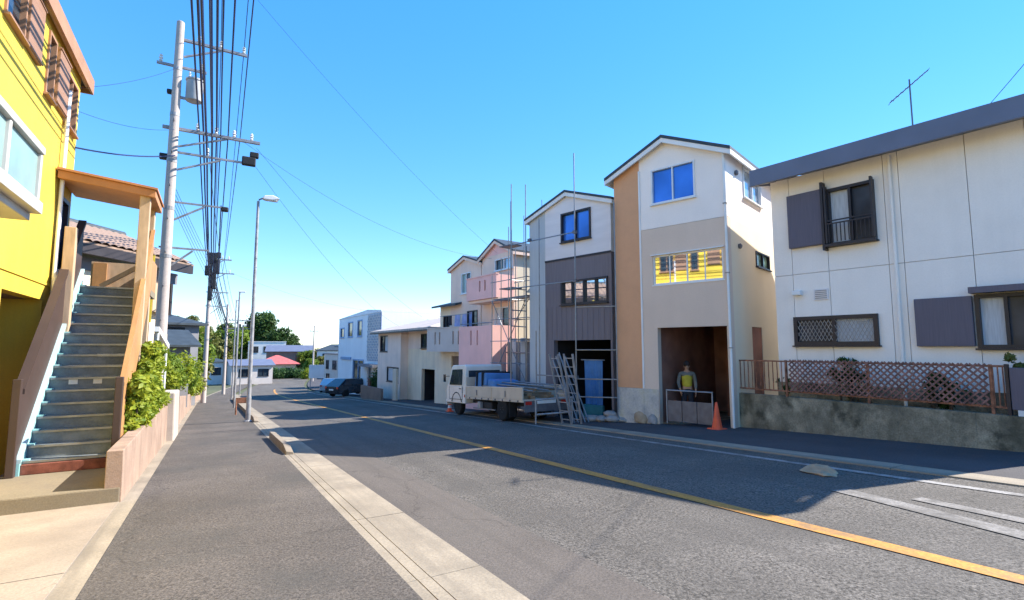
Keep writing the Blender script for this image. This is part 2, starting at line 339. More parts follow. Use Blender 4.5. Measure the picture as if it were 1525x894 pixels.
def leaf_mesh(name, m, centers, radii, n, size, parent=None, seed=0, flat=.0, shell=.55):
    """n small diamond leaves spread through ellipsoids, thinning to uneven clumps"""
    g = np.random.default_rng(seed); k = len(centers); C = np.array(centers, float); Rr = np.array(radii, float)
    if Rr.ndim == 1: Rr = np.repeat(Rr[:, None], 3, 1)
    vol = Rr.prod(1)**.75; idx = g.choice(k, n, p=vol/vol.sum())
    u = g.normal(size=(n, 3)); u /= np.linalg.norm(u, axis=1)[:, None]
    rad = shell+(1-shell)*g.random(n)**.7; rad *= 1+.14*g.normal(size=n)
    P = C[idx]+u*rad[:, None]*Rr[idx]
    nrm = u*.7+g.normal(size=(n, 3))*.6; nrm[:, 2] += .35; nrm /= np.linalg.norm(nrm, axis=1)[:, None]
    a = np.cross(nrm, g.normal(size=(n, 3))); a /= np.linalg.norm(a, axis=1)[:, None]; b = np.cross(nrm, a)
    s = size*(.6+.8*g.random(n))[:, None]
    V = np.stack([P-a*s, P+b*s*.45, P+a*s, P-b*s*.45], 1).reshape(-1, 3)
    me = bpy.data.meshes.new(name); me.vertices.add(4*n); me.vertices.foreach_set('co', V.ravel())
    me.loops.add(4*n); me.loops.foreach_set('vertex_index', np.arange(4*n, dtype=np.int32))
    me.polygons.add(n); me.polygons.foreach_set('loop_start', np.arange(0, 4*n, 4, dtype=np.int32)); me.polygons.foreach_set('loop_total', np.full(n, 4, np.int32))
    me.update(); me.validate(); me.materials.append(M[m])
    o = bpy.data.objects.new(name, me); col.objects.link(o); o.parent = parent; return o

# ------------------------------------------------------------------ the lie of the land
SL = 0.052
def gz(y):
    y = max(y, -25.0)
    if y <= 55: return -SL*y
    t = min(y-55, 50.0); return -SL*55-SL*(t-t*t/100.0)
def sh(y):
    if y <= 40: return 0.0
    t = y-40
    return .00167*t*t if t < 80 else .00167*6400+.267*(t-80)
YS = [-14+2*i for i in range(20)]+[26+2*i for i in range(58)]+[145+8*i for i in range(10)]
def strip(name, m, x0, x1, dz, y0=-14, y1=220, nx=1, parent=None, curve=True, th=0.0):
    ys = sorted({y0, y1, *[y for y in YS if y0 < y < y1]}); v = []; f = []
    for y in ys:
        s = sh(y) if curve else 0
        for i in range(nx+1): v.append((x0+(x1-x0)*i/nx+s, y, gz(y)+dz))
    for j in range(len(ys)-1):
        for i in range(nx):
            a = j*(nx+1)+i; f.append((a, a+1, a+nx+2, a+nx+1))
    mb = MB(); mb.v = v; mb.f = f
    return mb.build(name, m, parent, fix=False)
# terrain sheet out to the horizon
mb = MB(); xs = [-900,-300,-120,-60,-30,-15,-8,-3,0,6,12,18,30,60,120,300,900]; ys = [-300,-60,-25]+YS+[260,330,450,700,1500]
for y in ys:
    for x in xs: mb.v.append((x, y, gz(y)-.12))
for j in range(len(ys)-1):
    for i in range(len(xs)-1):
        a = j*len(xs)+i; mb.f.append((a, a+1, a+len(xs)+1, a+len(xs)))
structure(mb.build('ground', 'terrain', fix=False))
road = structure(strip('road', 'asphalt_road', 2.80, 9.0, -.03, nx=4))
structure(strip('road_shoulder', 'asphalt_shoulder', 2.02, 2.88, -.026, y1=34))
structure(strip('road_shoulder_far', 'asphalt_shoulder', 2.02, 2.83, -.026, y0=34))
structure(strip('footway', 'asphalt_walk', -.80, 1.38, .0, nx=2))
structure(strip('footway_edge_strip', 'concrete_light', -1.0, -.80, .004))
structure(strip('far_footway', 'asphalt_dark', 9.45, 16.5, -.01, nx=3))
structure(strip('centre_line', 'paint_orange', 5.15, 5.35, -.022, y0=-10, y1=72))
structure(strip('edge_line', 'paint_white', 8.36, 8.51, -.022, y0=-10, y1=58))
# two worn splayed lines in the oncoming lane
for nm, (p, q, w) in {'lane_marking': ((7.08,3.75),(6.40,1.3),.26), 'lane_marking.001': ((7.32,3.0),(7.0,1.3),.2)}.items():
    d = Vector((q[0]-p[0], q[1]-p[1], 0)).normalized(); n = Vector((-d.y, d.x, 0))*w/2
    mb = MB(); pts = [Vector((*p,0))+n, Vector((*p,0))-n, Vector((*q,0))-n, Vector((*q,0))+n]
    mb.add([(a.x, a.y, gz(a.y)-.021) for a in pts], [(0,1,2,3)]); structure(mb.build(nm, 'paint_faded'))
# gutters: poured slabs with open joints
def slab_run(name, m, x0, x1, dz, y0, y1, step, gap=.012, th=.1, part='slab'):
    base = structure(strip(name, 'kerb_stone', x0+.01, x1-.01, dz-.02, y0=y0, y1=y1))
    y = y0
    while y < y1-.1:
        ye = min(y+step, y1); a, b = y+gap/2, ye-gap/2; dd = random.uniform(-.002, .002)
        v = [(x0+sh(a), a, gz(a)+dz+dd), (x1+sh(a), a, gz(a)+dz+dd), (x1+sh(b), b, gz(b)+dz+dd), (x0+sh(b), b, gz(b)+dz+dd)]
        mb = MB().hexa([(p[0], p[1], p[2]-th) for p in v], v); mb.build(part, m, base); y = ye
    return base
slab_run('gutter', 'concrete_light', 1.585, 2.02, -.004, -12, 60, 2.0)
slab_run('drain_cover', 'concrete_light', 1.475, 1.575, -.003, -12, 60, 2.0, .008)
slab_run('drain_edge', 'concrete_light', 1.38, 1.465, -.002, -12, 60, 2.0, .008)
slab_run('far_gutter', 'concrete_light', 9.0, 9.45, -.008, -12, 60, 2.0)
# grooves in the gutter are open drain slots
# raised kerb stones
kb = thing('kerb', None, None, (0,0,0)); kb['kind'] = 'structure'
def kerb_run(y0, y1, h=.17, x0=1.40, x1=1.60):
    y = y0
    while y < y1-.05:
        a, b = y+.006, min(y+.6, y1)-.006
        h0 = h*min(1, max(.35, (a-y0+.25)/.6)); h1 = h*min(1, (b-y0+.25)/.6) if b < y0+.7 else h
        B = [(x0+sh(a), a, gz(a)-.1), (x1+sh(a), a, gz(a)-.1), (x1+sh(b), b, gz(b)-.1), (x0+sh(b), b, gz(b)-.1)]
        T = [(x0+sh(a)+.01, a, gz(a)+h0), (x1+sh(a)-.05, a, gz(a)+h0-.02), (x1+sh(b)-.05, b, gz(b)+h1-.02), (x0+sh(b)+.01, b, gz(b)+h1)]
        MB().hexa(B, T).build('kerb_stone', 'kerb_stone', kb, bevel=.012); y += .6
kerb_run(11.8, 15.4); kerb_run(21.2, 46)
# forecourt in front of the stair
fc = structure(thing('forecourt', None, None))
for i, (a, b) in enumerate(((-3.0, 2.9), (2.9, 5.8), (5.8, 8.95))):
    v = [(-2.75, a+.008, gz(a)+.012), (-1.0, a+.008, gz(a)+.012), (-1.0, b-.008, gz(b)+.012), (-2.75, b-.008, gz(b)+.012)]
    MB().hexa([(p[0], p[1], p[2]-.1) for p in v], v).build('slab', 'concrete_tan', fc)

# ------------------------------------------------------------------ retaining wall and planting on the near side
def wtop(y): return .23 if y < 17.5 else max(.23-(y-17.5)*.075, gz(y)+.85)
rw = thing('retaining_wall', 'long pinkish rendered retaining wall along the inner edge of the footway', 'wall', (-1.1, 8.75, gz(8.75)))
o0 = Vector((1.1, -8.75, -gz(8.75)))
y = 8.75; i = 0
while y < 52:
    a, b = y+.006, min(y+1.5, 52)-.006; s0, s1 = sh(a), sh(b); dx = random.uniform(-.006, .006)
    B = [(-1.17+s0, a, gz(a)-.2), (-.97+s0+dx, a, gz(a)-.2), (-.97+s1+dx, b, gz(b)-.2), (-1.17+s1, b, gz(b)-.2)]
    T = [(-1.17+s0, a, wtop(a)), (-.985+s0+dx, a, wtop(a)), (-.985+s1+dx, b, wtop(b)), (-1.17+s1, b, wtop(b))]
    MB().hexa([Vector(p)+o0 for p in B], [Vector(p)+o0 for p in T]).build('wall_panel', 'wall_pink', rw, bevel=.01); y += 1.5; i += 1
tag(MB().hexa([(-1.22,16.6,gz(16.6)-.1),(-.80,16.6,gz(16.6)-.1),(-.80,18.6,gz(18.6)-.1),(-1.22,18.6,gz(18.6)-.1)],
              [(-1.2,16.6,.42),(-.83,16.6,.42),(-.83,18.6,.36),(-1.2,18.6,.36)]).build('wall_pier', 'wall_pale', bevel=.04),
    'pale whitewashed pier standing proud of the pinkish retaining wall', 'pier')
mb = MB()
ty = [14.45, 17.5, 22, 28, 34, 40, 46, 52]
for yy in ty:
    for x in (-14, -3.0, -1.12): mb.v.append((x+sh(yy), yy, wtop(yy)-.09+(.35 if x < -5 else 0)))
for j in range(len(ty)-1):
    for i in range(2): a = j*3+i; mb.f.append((a, a+1, a+4, a+3))
structure(mb.build('garden_bank', 'soil', fix=False))
def shrub(name, label, centers, radii, n, size, m, seed, group=None, cat='shrub', stem=True):
    c = np.mean(np.array(centers), 0); zb = min(p[2]-(r if np.isscalar(r) else r[2]) for p, r in zip(centers, radii))
    t = thing(name, label, cat, (c[0], c[1], zb), 0, group)
    cc = [(p[0]-c[0], p[1]-c[1], p[2]-zb) for p in centers]
    leaf_mesh('foliage', m, cc, radii, n, size, t, seed)
    if stem:
        mb = MB()
        for p in cc[:7]: mb.tube([(p[0]*.6, p[1]*.8, -.05), (p[0]*.9, p[1], p[2]*.5), p], .022, 6, .008)
        mb.build('stem', 'bark', t)
    return t
cs = []; rs = []
for i in range(26):
    yy = 10.75+i*.21+random.uniform(-.1, .1); top = .70+.95*min(1, (yy-10.3)/2.4)+random.uniform(-.3, .25)
    if yy > 14.6: top = .62+random.uniform(-.1, .15)
    for zz in np.arange(.34, top, .30):
        if random.random() < .86: cs.append((-1.14+random.uniform(-.09, .08), yy, zz)); rs.append((random.uniform(.09,.19), random.uniform(.14,.26), random.uniform(.13,.24)))
shrub('climbing_hedge', 'bright lime-green leafy bush spilling over the wall beside the outside stair', cs, rs, 15000, .06, 'leaf_lime', 3)

# ------------------------------------------------------------------ yellow building (left)
ZG = -.45
yb = thing('yellow_house', 'bright yellow three-storey house with brown shutters and white bay window', 'house', (-2.65, 4.0, ZG))
def FY(a, z, d): return (d, a-4.0, z-ZG)
holes = [(9.9, 11.9, ZG-.5, 2.45), (9.0, 9.8, 6.1, 7.0), (10.95, 11.4, 5.85, 6.95), (12.25, 13.05, 5.85, 6.85), (12.35, 13.08, 2.85, 4.5)]
wall(MB(), FY, 3.0, 13.3, ZG-.3, 7.2, holes, 0, -.2).build('road_wall', 'yellow_wall', yb)
mb = MB().box(-7, -.2, 9.1, 9.3, -.3, 7.65); mb.box(-7, -.2, -1.0, -.8, -.3, 7.65); mb.box(-7, -6.8, -.8, 9.1, -.3, 7.65); mb.build('side_wall', 'yellow_wall', yb)
mb = MB().box(-1.6, -1.5, 5.6, 8.2, -.3, 2.9); mb.box(-1.5, -.2, 5.55, 5.6, -.3, 2.9); mb.box(-1.5, -.2, 5.6, 8.2, 2.9, 2.95); mb.build('porch_recess', 'house_brown', yb); MB().box(-1.5, -.2, 7.9, 8.25, -.3, 2.9).build('porch_side', 'yellow_wall', yb)  # shade inside the recess is put into its dark brown lining
MB().box(-1.48, -1.44, 6.0, 7.0, .1, 2.3).build('porch_door', 'brown_trim', yb)
mb = MB().box(-7.2, .10, -1.2, 9.70, 7.66, 7.80); ro = mb.build('roof', 'roof_dark', yb)
mb = MB().box(.101, .14, -1.2, 9.74, 7.52, 7.83); mb.box(-7.2, .10, 9.701, 9.74, 7.52, 7.83); mb.build('fascia', 'brown_trim', ro)
MB().box(.02, .095, -1.2, 9.69, 7.61, 7.655).build('soffit', 'cream_trim', ro)
for (a0, a1, z0, z1, n) in ((9.0,9.8,6.1,7.0,1), (10.95,11.4,5.85,6.95,1), (12.25,13.05,5.85,6.85,2)): window(yb, FY, a0, a1, z0, z1, 'brown_trim', 'glass_dark', n)
for (a0, a1, z0, z1) in ((9.84,10.5,6.08,7.05), (11.5,12.2,5.9,6.95)):
    s = MB().fbox(FY, a0, a1, z0, z1, .004, .06).build('shutter_box', 'brown_shutter', yb, bevel=.01)
    for zz in (z0+.02, z1-.05): MB().fbox(FY, a0-.02, a1+.02, zz, zz+.03, .061, .075).build('rail', 'brown_shutter', s)
# door on to the landing
dr = window(yb, FY, 12.35, 13.08, 2.85, 4.5, 'dark_frame', 'glass_blue_sky', 1, .08, .03, False, name='glazed_door')
# bay window
bw = MB(); bw.fbox(FY, 6.9, 9.05, 3.40, 3.56, .004, .56); bw.fbox(FY, 6.9, 9.05, 4.22, 4.32, .004, .54)
for a in (6.9, 7.75, 8.98): bw.fbox(FY, a, a+.07, 3.56, 4.22, .004, .52)
bw.fbox(FY, 6.9, 9.05, 3.30, 3.40, .004, .44)
bo = bw.build('bay_window', 'bay_frame', yb, bevel=.01)
MB().fbox(FY, 7.82, 8.98, 3.56, 4.22, .46, .48).build('pane', 'glass_pale', bo)
MB().fbox(FY, 6.97, 7.75, 3.56, 4.22, .46, .48).build('pane', 'glass_pale', bo)
MB().fbox(FY, 9.0, 9.03, 3.57, 4.21, .08, .44).build('pane', 'glass_pale', bo)
# belt courses, cable and downpipe
MB().fbox(FY, 3.0, 12.3, 2.72, 2.76, .003, .02).build('belt_course', 'yellow_wall', yb)
mb = MB().tube([(.07, 8.2, 6.9), (.07, 8.2, .3)], .035, 8); mb.build('downpipe', 'white_metal', yb, smooth=True)
mb = MB().fbox(FY, 11.95, 12.15, 1.5, 1.95, .03, .18); mb.tube([(.1, 8.05, 2.4), (.1, 8.05, 3.2), (.1, 8.3, 3.5)], .02, 6); mb.build('gas_meter', 'house_white', yb, bevel=.015)

# ------------------------------------------------------------------ outside stair
SF = (-1.85, 8.75, gz(8.75))
st = thing('outside_stair', 'steep outside stair with dark blue-grey steps and solid side boards', 'stair', SF)
def S(p): return (p[0]-SF[0], p[1]-SF[1], p[2]-SF[2])
def sbox(mb, x0, x1, y0, y1, z0, z1): a = S((x0,y0,z0)); b = S((x1,y1,z1)); return mb.box(a[0], b[0], a[1], b[1], a[2], b[2])
sbox(MB(), -2.62, -.99, 8.75, 10.9, -.75, -.25).build('base_step', 'step_concrete', st, bevel=.02)
NST = 16; Y0, Y1, Z0, Z1 = 10.30, 13.28, -.25, 2.85
sbox(MB(), -2.36, -1.30, 10.22, 10.9, -.249, -.1).build('brick_step', 'brick_red', st, bevel=.01)
rise = (Z1-Z0)/NST; run = (Y1-Y0)/NST
for i in range(NST):
    y = Y0+i*run; z = Z0+(i+1)*rise
    mb = MB(); sbox(mb, -2.355, -1.305, y-.03, y+run+.02, z-.035, z); sbox(mb, -2.355, -1.305, y, y+.012, z-rise+.001, z-.036)
    sp = mb.build('step', 'step_blue', st)
    mb = MB(); sbox(mb, -2.34, -1.32, y-.034, y-.0301, z-.033, z-.002); mb.build('nosing', 'steel', sp)
    mb = MB(); sbox(mb, -2.355, -2.28, y-.02, y+run*.55, z+.001, z+.022); mb.build('bracket', 'teal_paint', sp)
def slope_board(name, m, x0, x1, lo, hi, ya=Y0, yb_=Y1, parent=st):
    zf = lambda y: Z0+(Z1-Z0)*(y-Y0)/(Y1-Y0)
    return MB().prism([(ya, zf(ya)+lo), (yb_, zf(yb_)+lo), (yb_, zf(yb_)+hi), (ya, zf(ya)+hi)], lambda p, t: S((t, p[0], p[1])), x0, x1).build(name, m, parent)
slope_board('stringer', 'teal_paint', -2.40, -2.36, -.10, .30, Y0-.12)
slope_board('stringer_cap', 'teal_pale', -2.415, -2.345, .301, .36, Y0-.12)
slope_board('side_board', 'mauve_board', -2.47, -2.405, -.05, 1.28, Y0-.1)
slope_board('handrail', 'mauve_board', -2.50, -2.375, 1.281, 1.36, Y0-.1)
slope_board('stringer', 'steel_dark', -1.30, -1.27, -.15, .25, Y0)
slope_board('side_board', 'orange_board', -1.268, -1.22, -.02, 1.25, Y0+.05)
slope_board('handrail', 'orange_board', -1.28, -1.21, 1.251, 1.31, Y0)
for (x, ya, za, zb) in ((-2.44, 10.12, -.25, 1.15), (-1.26, 10.20, -.25, 1.15)):
    mb = MB(); sbox(mb, x-.05, x+.05, ya-.05, ya+.05, za, zb); mb.build('newel_post', 'mauve_board', st, bevel=.008)
mb = MB(); sbox(mb, -2.40, -1.22, 13.28, 14.25, 2.72, 2.85); mb.build('landing', 'step_concrete', st)
mb = MB(); sbox(mb, -2.40, -1.22, 14.2, 14.26, 2.851, 3.5); mb.build('landing_board', 'wood_beige', st)
mb = MB(); sbox(mb, -1.27, -1.22, 13.3, 14.19, 2.851, 3.5); mb.build('landing_board', 'orange_board', st)
mb = MB(); sbox(mb, -2.36, -2.12, 14.14, 14.199, 2.9, 3.47); mb.build('landing_post', 'orange_board', st)
mb = MB(); mb.bar(S((-2.2,14.1,2.95)), S((-1.34,13.9,3.55)), .05, .09); mb.build('brace', 'wood_beige', st)
for (x, y, zb, zt) in ((-1.30, 12.20, -.6, 4.6), (-2.40, 12.25, -.6, 3.85), (-1.32, 13.35, -.6, 4.6)):
    mb = MB(); sbox(mb, x-.085, x+.085, y-.085, y+.085, zb, zt); mb.build('post', 'wood_beige', st, bevel=.01)
mb = MB(); mb.prism([(-2.62,4.72),(-1.13,4.56),(-1.13,4.71),(-2.62,4.87)], lambda p, t: S((p[0], t, p[1])), 12.05, 13.45)
cn = mb.build('canopy', 'canopy_orange', st, bevel=.01)
mb = MB(); mb.prism([(-2.63,4.871),(-1.10,4.711),(-1.10,4.75),(-2.63,4.91)], lambda p, t: S((p[0], t, p[1])), 12.0, 13.5); mb.build('canopy_sheet', 'canopy_orange', cn)
for x in (-2.05, -1.72):
    mb = MB(); y = Y0+6*run; z = Z0+6.55*rise; sbox(mb, x-.06, x+.06, y-.006, y-.001, z-.03, z+.07); mb.build('notice', 'notice', st)
mb = MB(); mb.tube([S((-1.24,10.22,.3)), S((-1.24,10.22,-.25))], .03, 8); mb.build('drainpipe', 'steel', st)
# white pipe rail behind the stair
t = thing('pipe_rail', 'white pipe handrail standing beside the climbing bush', 'railing', (-1.15, 14.6, .15))
for q in (((0,0,-.02), (0,0,1.9)), ((.05,2.0,-.02), (.05,2.0,1.55))): MB().tube(q, .03, 8).build('upright', 'white_metal', t, smooth=True)
MB().bar((-.02,-.1,1.9), (.06,2.1,1.5), .1, .12).build('rail', 'white_metal', t)

# ------------------------------------------------------------------ utility poles
def insulator(mb, p, s=1.0): mb.lathe([(.02*s,-.12*s),(.055*s,-.08*s),(.03*s,-.04*s),(.06*s,0),(.03*s,.04*s),(.05*s,.08*s),(.015*s,.13*s)], p, 8)
def utility_pole(label, x, y, h, arms, detail=True, r=.17, rz=0):
    zg = gz(y)-.05; zg = max(zg, zg); t = thing('utility_pole', label, 'utility pole', (x, y, zg), rz, 'utility poles along the footway')
    mb = MB(); mb.lathe([(r, 0), (r*.62, h), (r*.5, h+.02)], (0,0,0), 14); mb.build('shaft', 'pole_concrete', t, smooth=True)
    for k in range(5 if detail else 2):
        zz = h*(.42+.115*k); rr = (r*(1-.38*zz/h))+.008
        MB().lathe([(rr,-.05),(rr,.05)], (0,0,zz), 14).build('steel_band', 'galvanised', t)
    for (za, xa, xb, w, ins) in arms:
        a = MB().bar((xa, .14, za-zg), (xb, .14, za-zg), w, w).build('crossarm', 'galvanised', t)
        for xi in ins:
            m2 = MB(); insulator(m2, (xi, .14, za-zg+.16)); m2.build('insulator', 'ceramic', a)
        if xb > .8: MB().bar((xb*.6, .14, za-zg-.05), (.12, .14, za-zg-.55), .05).build('arm_brace', 'galvanised', t)
    return t, zg
p1, zg1 = utility_pole('tall concrete utility pole with a grey transformer, nearest the outside stair', -1.35, 18.0, 12.6,
    [(11.15,-.1,1.85,.08,(.5,1.1,1.75)), (10.25,-.55,.75,.07,(-.45,.65)), (8.28,-.3,2.35,.09,(.6,1.1,1.6,2.1)), (7.55,-.1,2.1,.06,(.9,)), (6.0,-.1,1.5,.05,()), (4.6,-.2,1.1,.05,())])
mb = MB().lathe([(.02,-.36),(.22,-.34),(.23,-.30),(.23,.28),(.25,.29),(.25,.34),(.08,.41),(.02,.42)], (.46,.05,9.55-zg1), 18)
tr = mb.build('transformer', 'transformer', p1, smooth=True)
for a in (0, 1.6, 3.2): m2 = MB(); insulator(m2, (.46+.14*math.cos(a), .05+.14*math.sin(a), 10.04-zg1), .7); m2.build('bushing', 'ceramic', tr)
MB().bar((.1,.05,9.25-zg1), (.5,.05,9.25-zg1), .07).build('transformer_bracket', 'galvanised', p1)
for (x, z, w) in ((2.05, 7.62, .2), (2.2, 7.85, .13), (-.2, 7.35, .13), (-.16, 9.4, .09), (1.45, 5.95, .1)):
    MB().box(x-w, x+w, .05, .22, z-zg1-w*.7, z-zg1+w*.7).build('junction_box', 'black_plastic', p1, bevel=.03)
MB().lathe([(.172,.7),(.165,2.4)], (0,0,.6), 14).build('wrap', 'wall_pale', p1)
for (z, c) in ((2.15, 'notice'), (1.75, 'rust'), (1.35, 'notice')): MB().box(-.09, .09, -.19, -.176, z, z+.3).build('notice_plate', c, p1)
for k in range(14): MB().bar((0,-.1 if k % 2 else .1,2.9+k*.5), (.0,-.34 if k % 2 else .34,2.9+k*.5), .022).build('step_bolt', 'steel_dark', p1)
p2, zg2 = utility_pole('concrete utility pole carrying a thick knot of cable boxes', -.45, 42.0, 10.6,
    [(8.0,-.2,1.3,.09,(.3,.7,1.1)), (7.0,-.2,1.5,.08,(.5,1.2)), (5.6,-.2,1.2,.07,()), (4.6,-.2,1.1,.06,())])
for (x, z, w, hh) in ((.1,8.0,.28,.4), (.35,7.4,.22,.5), (-.15,7.1,.2,.35), (.2,6.4,.18,.6), (.45,8.25,.16,.2), (.05,5.5,.14,.5)):
    MB().box(x-w, x+w, -.3, .1, z-zg2-hh, z-zg2+hh).build('cable_box', 'black_plastic', p2, bevel=.05)
p3, zg3 = utility_pole('thin concrete utility pole in front of the wooded hill', 1.1, 62.0, 9.5, [(4.6,-.3,2.6,.1,(.5,1.3,2.3)), (3.7,-.3,2.4,.08,(1.1,))], False)
for k in range(6): MB().box(.9+k*.25, 1.1+k*.25, 0, .2, 4.2-zg3-.3*(k % 3), 4.5-zg3-.3*(k % 3)).build('cable_box', 'black_plastic', p3)
p4, zg4 = utility_pole('slim concrete utility pole beside the far bend near the dark houses', 15.3, 96.0, 9.8, [(4.6,-.8,.8,.1,(-.6,.6))], False)
# overhead wires
def sag(p, q, s, n=14): return [tuple(Vector(p).lerp(Vector(q), i/n)-Vector((0,0,4*s*(i/n)*(1-i/n)))) for i in range(n+1)]
def wire(pts, r, label, group, name='overhead_wire'):
    mb = MB()
    for seg in pts[1]: mb.tube([tuple(Vector(p)) for p in seg], r, 5)
    return tag(mb.build(name, 'wire'), label, 'wire', group)
runs = [(.5-1.35,11.3,.4,8.1,.012), (1.1-1.35,11.3,.05,8.2,.012), (1.75-1.35,11.3,.65,8.15,.012), (-.92,8.42,-.35,7.2,.022), (-.75,8.42,-.3,7.4,.028), (-.62,8.3,-.15,7.0,.016),
        (-.40,8.42,-.1,7.2,.032), (-.22,8.42,.0,7.1,.026), (-.05,8.3,.1,6.9,.018), (.25,8.42,.3,7.1,.02), (.75,8.42,.6,7.0,.014), (-.55,7.62,-.2,6.3,.028), (-.35,7.55,.0,6.0,.016),
        (.12,6.05,.3,5.6,.02), (-.3,4.65,.1,4.7,.018)]
runs = [((x if z > 10 else -.28+(x+.28)*.68), z, x2, z2, r) for (x, z, x2, z2, r) in runs]
ORD = ['first','second','third','fourth','fifth','sixth','seventh','eighth','ninth','tenth']
def cab_label(x1, z1):
    tier = lambda z: 0 if z > 10 else (1 if z > 8 else 2)
    same = sorted(q[0] for q in runs if q[1] > 6.5 and tier(q[1]) == tier(z1))
    return 'dark overhead cable, %s out from the tall pole on its %s crossarm' % (ORD[same.index(x1)], ('topmost', 'long middle', 'lower')[tier(z1)])
for (x1, z1, x2, z2, r) in runs:
    A = (x1*.72-.12, -8, z1+.75); B = (x1, 18.12, z1); C = (x2-.3, 42.1, z2); D = (x2+1.4, 62.0, z2-3.4)
    ab = sag(A, B, .35); bc = sag(B, C, .4)
    if z1 < 6.5: wire((A, [bc, sag(C, D, .4)]), r, 'sagging dark cable strung low between the two utility poles', 'low cables between poles')
    else: wire((A, [ab, bc, sag(C, D, .4)]), r, cab_label(x1, z1), 'overhead cables along the footway')
W1 = (-1.35, 18.0)
wire((0, [sag((-1.25,18,7.4), (-2.65,13.25,5.7), .1)]), .018, 'dark service cable from the tall pole to the yellow house', 'service cables')
wire((0, [sag((-1.3,18,10.2), (-2.65,13.3,7.0), .12)]), .005, 'thin service wire from the tall pole to the yellow house roof', 'service cables')
wire((0, [sag((-1.3,18,8.2), (-2.66,13.32,6.5), .15)]), .005, 'thin slack wire from the tall pole to the corner of the yellow house', 'service cables')
wire((0, [sag((.4,18.1,8.3), (11.6,21.5,5.9), .8)]), .005, 'thin service wire crossing the road to the pink house', 'service wires across the road')
wire((0, [sag((.9,18.1,8.1), (11.4,31.0,3.6), .5)]), .005, 'service cable crossing the road to the beige house', 'service wires across the road')
wire((0, [sag((.8,18.1,7.6), (11.5,36.0,3.2), .7)]), .005, 'slack service cable crossing the road beyond the beige house', 'service wires across the road')
wire((0, [sag((.5,42,7.2), (12,42,4.6), .5)]), .005, 'service cable crossing the road to the pale blue house', 'service wires across the road')
wire((0, [sag((.36,14.6,11.15), (11.4,21.0,6.1), .35)]), .004, 'hair-thin wire slung high over the road towards the peach gables', 'service wires across the road')
wire((0, [sag((12.7,3.6,6.2), (6.5,-3.0,9.9), .25)]), .006, 'slack wire leaving the white panel house eave', 'service wires across the road')
for k in range(5): wire((0, [sag((-1.2,18,6.35-k*.16), (.0,42,6.9-k*.35), .12)]), .007, 'thin telephone wire fanned out between the two utility poles', 'thin telephone wires')

# ------------------------------------------------------------------ street lamp and small posts
sl = thing('street_lamp', 'slim grey street lamp with a flat white head at the kerb', 'street lamp', (1.24, 21.8, gz(21.8)))
MB().lathe([(.085,0),(.085,.9),(.075,.95),(.05,8.45)], (0,0,0), 12).build('shaft', 'galvanised', sl, smooth=True)
MB().lathe([(.15,0),(.15,.03),(.09,.06)], (0,0,0), 12).build('base_plate', 'galvanised', sl)
MB().tube([(0,0,8.4),(.03,0,8.52),(.14,0,8.58),(.3,0,8.6)], .032, 8).build('arm', 'galvanised', sl, smooth=True)
MB().prism([(.12,8.58),(.2,8.69),(.5,8.74),(.72,8.66),(.74,8.6),(.5,8.53),(.2,8.53)], lambda p, t: (p[0], t, p[1]), -.13, .13).build('lamp_head', 'lamp_white', sl, bevel=.03)
MB().box(.25, .68, -.09, .09, 8.515, 8.532).build('lens', 'lamp_clear', sl)
gp = thing('kerb_guard', 'low brown steel guard standing on the footway beyond the lamp', 'guard rail', (1.0, 26.4, gz(26.4)))
for x in (0, .45): MB().tube([(x,0,-.02),(x,0,.72)], .035, 8).build('post', 'rust', gp)
MB().box(-.03, .5, -.02, .02, .5, .75).build('board', 'rust', gp)
for k, (x, y, h, lb) in enumerate(((1.15,33.0,6.6,'thin grey sign pole standing past the low brown guard'), (1.35,47.0,8.0,'thin street pole with a small head down the slope'), (1.9,58.0,7.0,'thin pale pole far down the footway'))):
    t = thing('steel_pole', lb, 'pole', (x+sh(y), y, gz(y)), 0, 'thin poles down the footway')
    MB().tube([(0,0,-.02),(0,0,h)], .06, 8, .045).build('shaft', 'galvanised', t, smooth=True)
    MB().box(-.06, .30, -.05, .05, h-.1, h+.0).build('plate' if k == 0 else 'lamp_head', 'lamp_white', t, bevel=.02)

# ------------------------------------------------------------------ tile-roofed house behind the stair
TA = math.atan2(.8, .6); TG = .05
th = thing('tiled_house', 'cream house with brown clay-tile roof behind the outside stair', 'house', (-4.7, 19.6, TG), TA)
# local x runs along the eave, y goes into the house, front face looks along -y
FT = F_near(TG); Lh = 5.2
wall(MB(), FT, 0, Lh, -.6, 4.45, [(1.2,2.3,1.4,2.6), (3.4,4.3,1.4,2.6)], 0, -.2).build('front_wall', 'cream_wall', th)
mb = MB().box(Lh-.2, Lh, .2, 5.0, -.3, 4.75); mb.box(0, .2, .2, 5.0, -.3, 4.75); mb.box(0, Lh, 5.0, 5.2, -.3, 4.75); mb.build('side_wall', 'house_cream', th)
for (a, b) in ((1.2,2.3), (3.4,4.3)): window(th, FT, a, b, 1.4, 2.6)
MB().box(-.5, Lh+.4, -.62, -.50, 4.48, 4.80).build('eave_fascia', 'dark_frame', th)
MB().box(-.4, Lh+.3, -.05, -.001, 4.05, 4.47).build('frieze', 'house_grey', th)
MB().box(-.45, Lh+.35, -.49, -.051, 4.70, 4.76).build('soffit', 'house_brown', th)
rs_ = MB().hexa([(-.55,-.6,4.80),(Lh+.45,-.6,4.80),(Lh+.45,2.6,6.05),(-.55,2.6,6.05)], [(-.55,-.6,4.86),(Lh+.45,-.6,4.86),(Lh+.45,2.6,6.11),(-.55,2.6,6.11)])
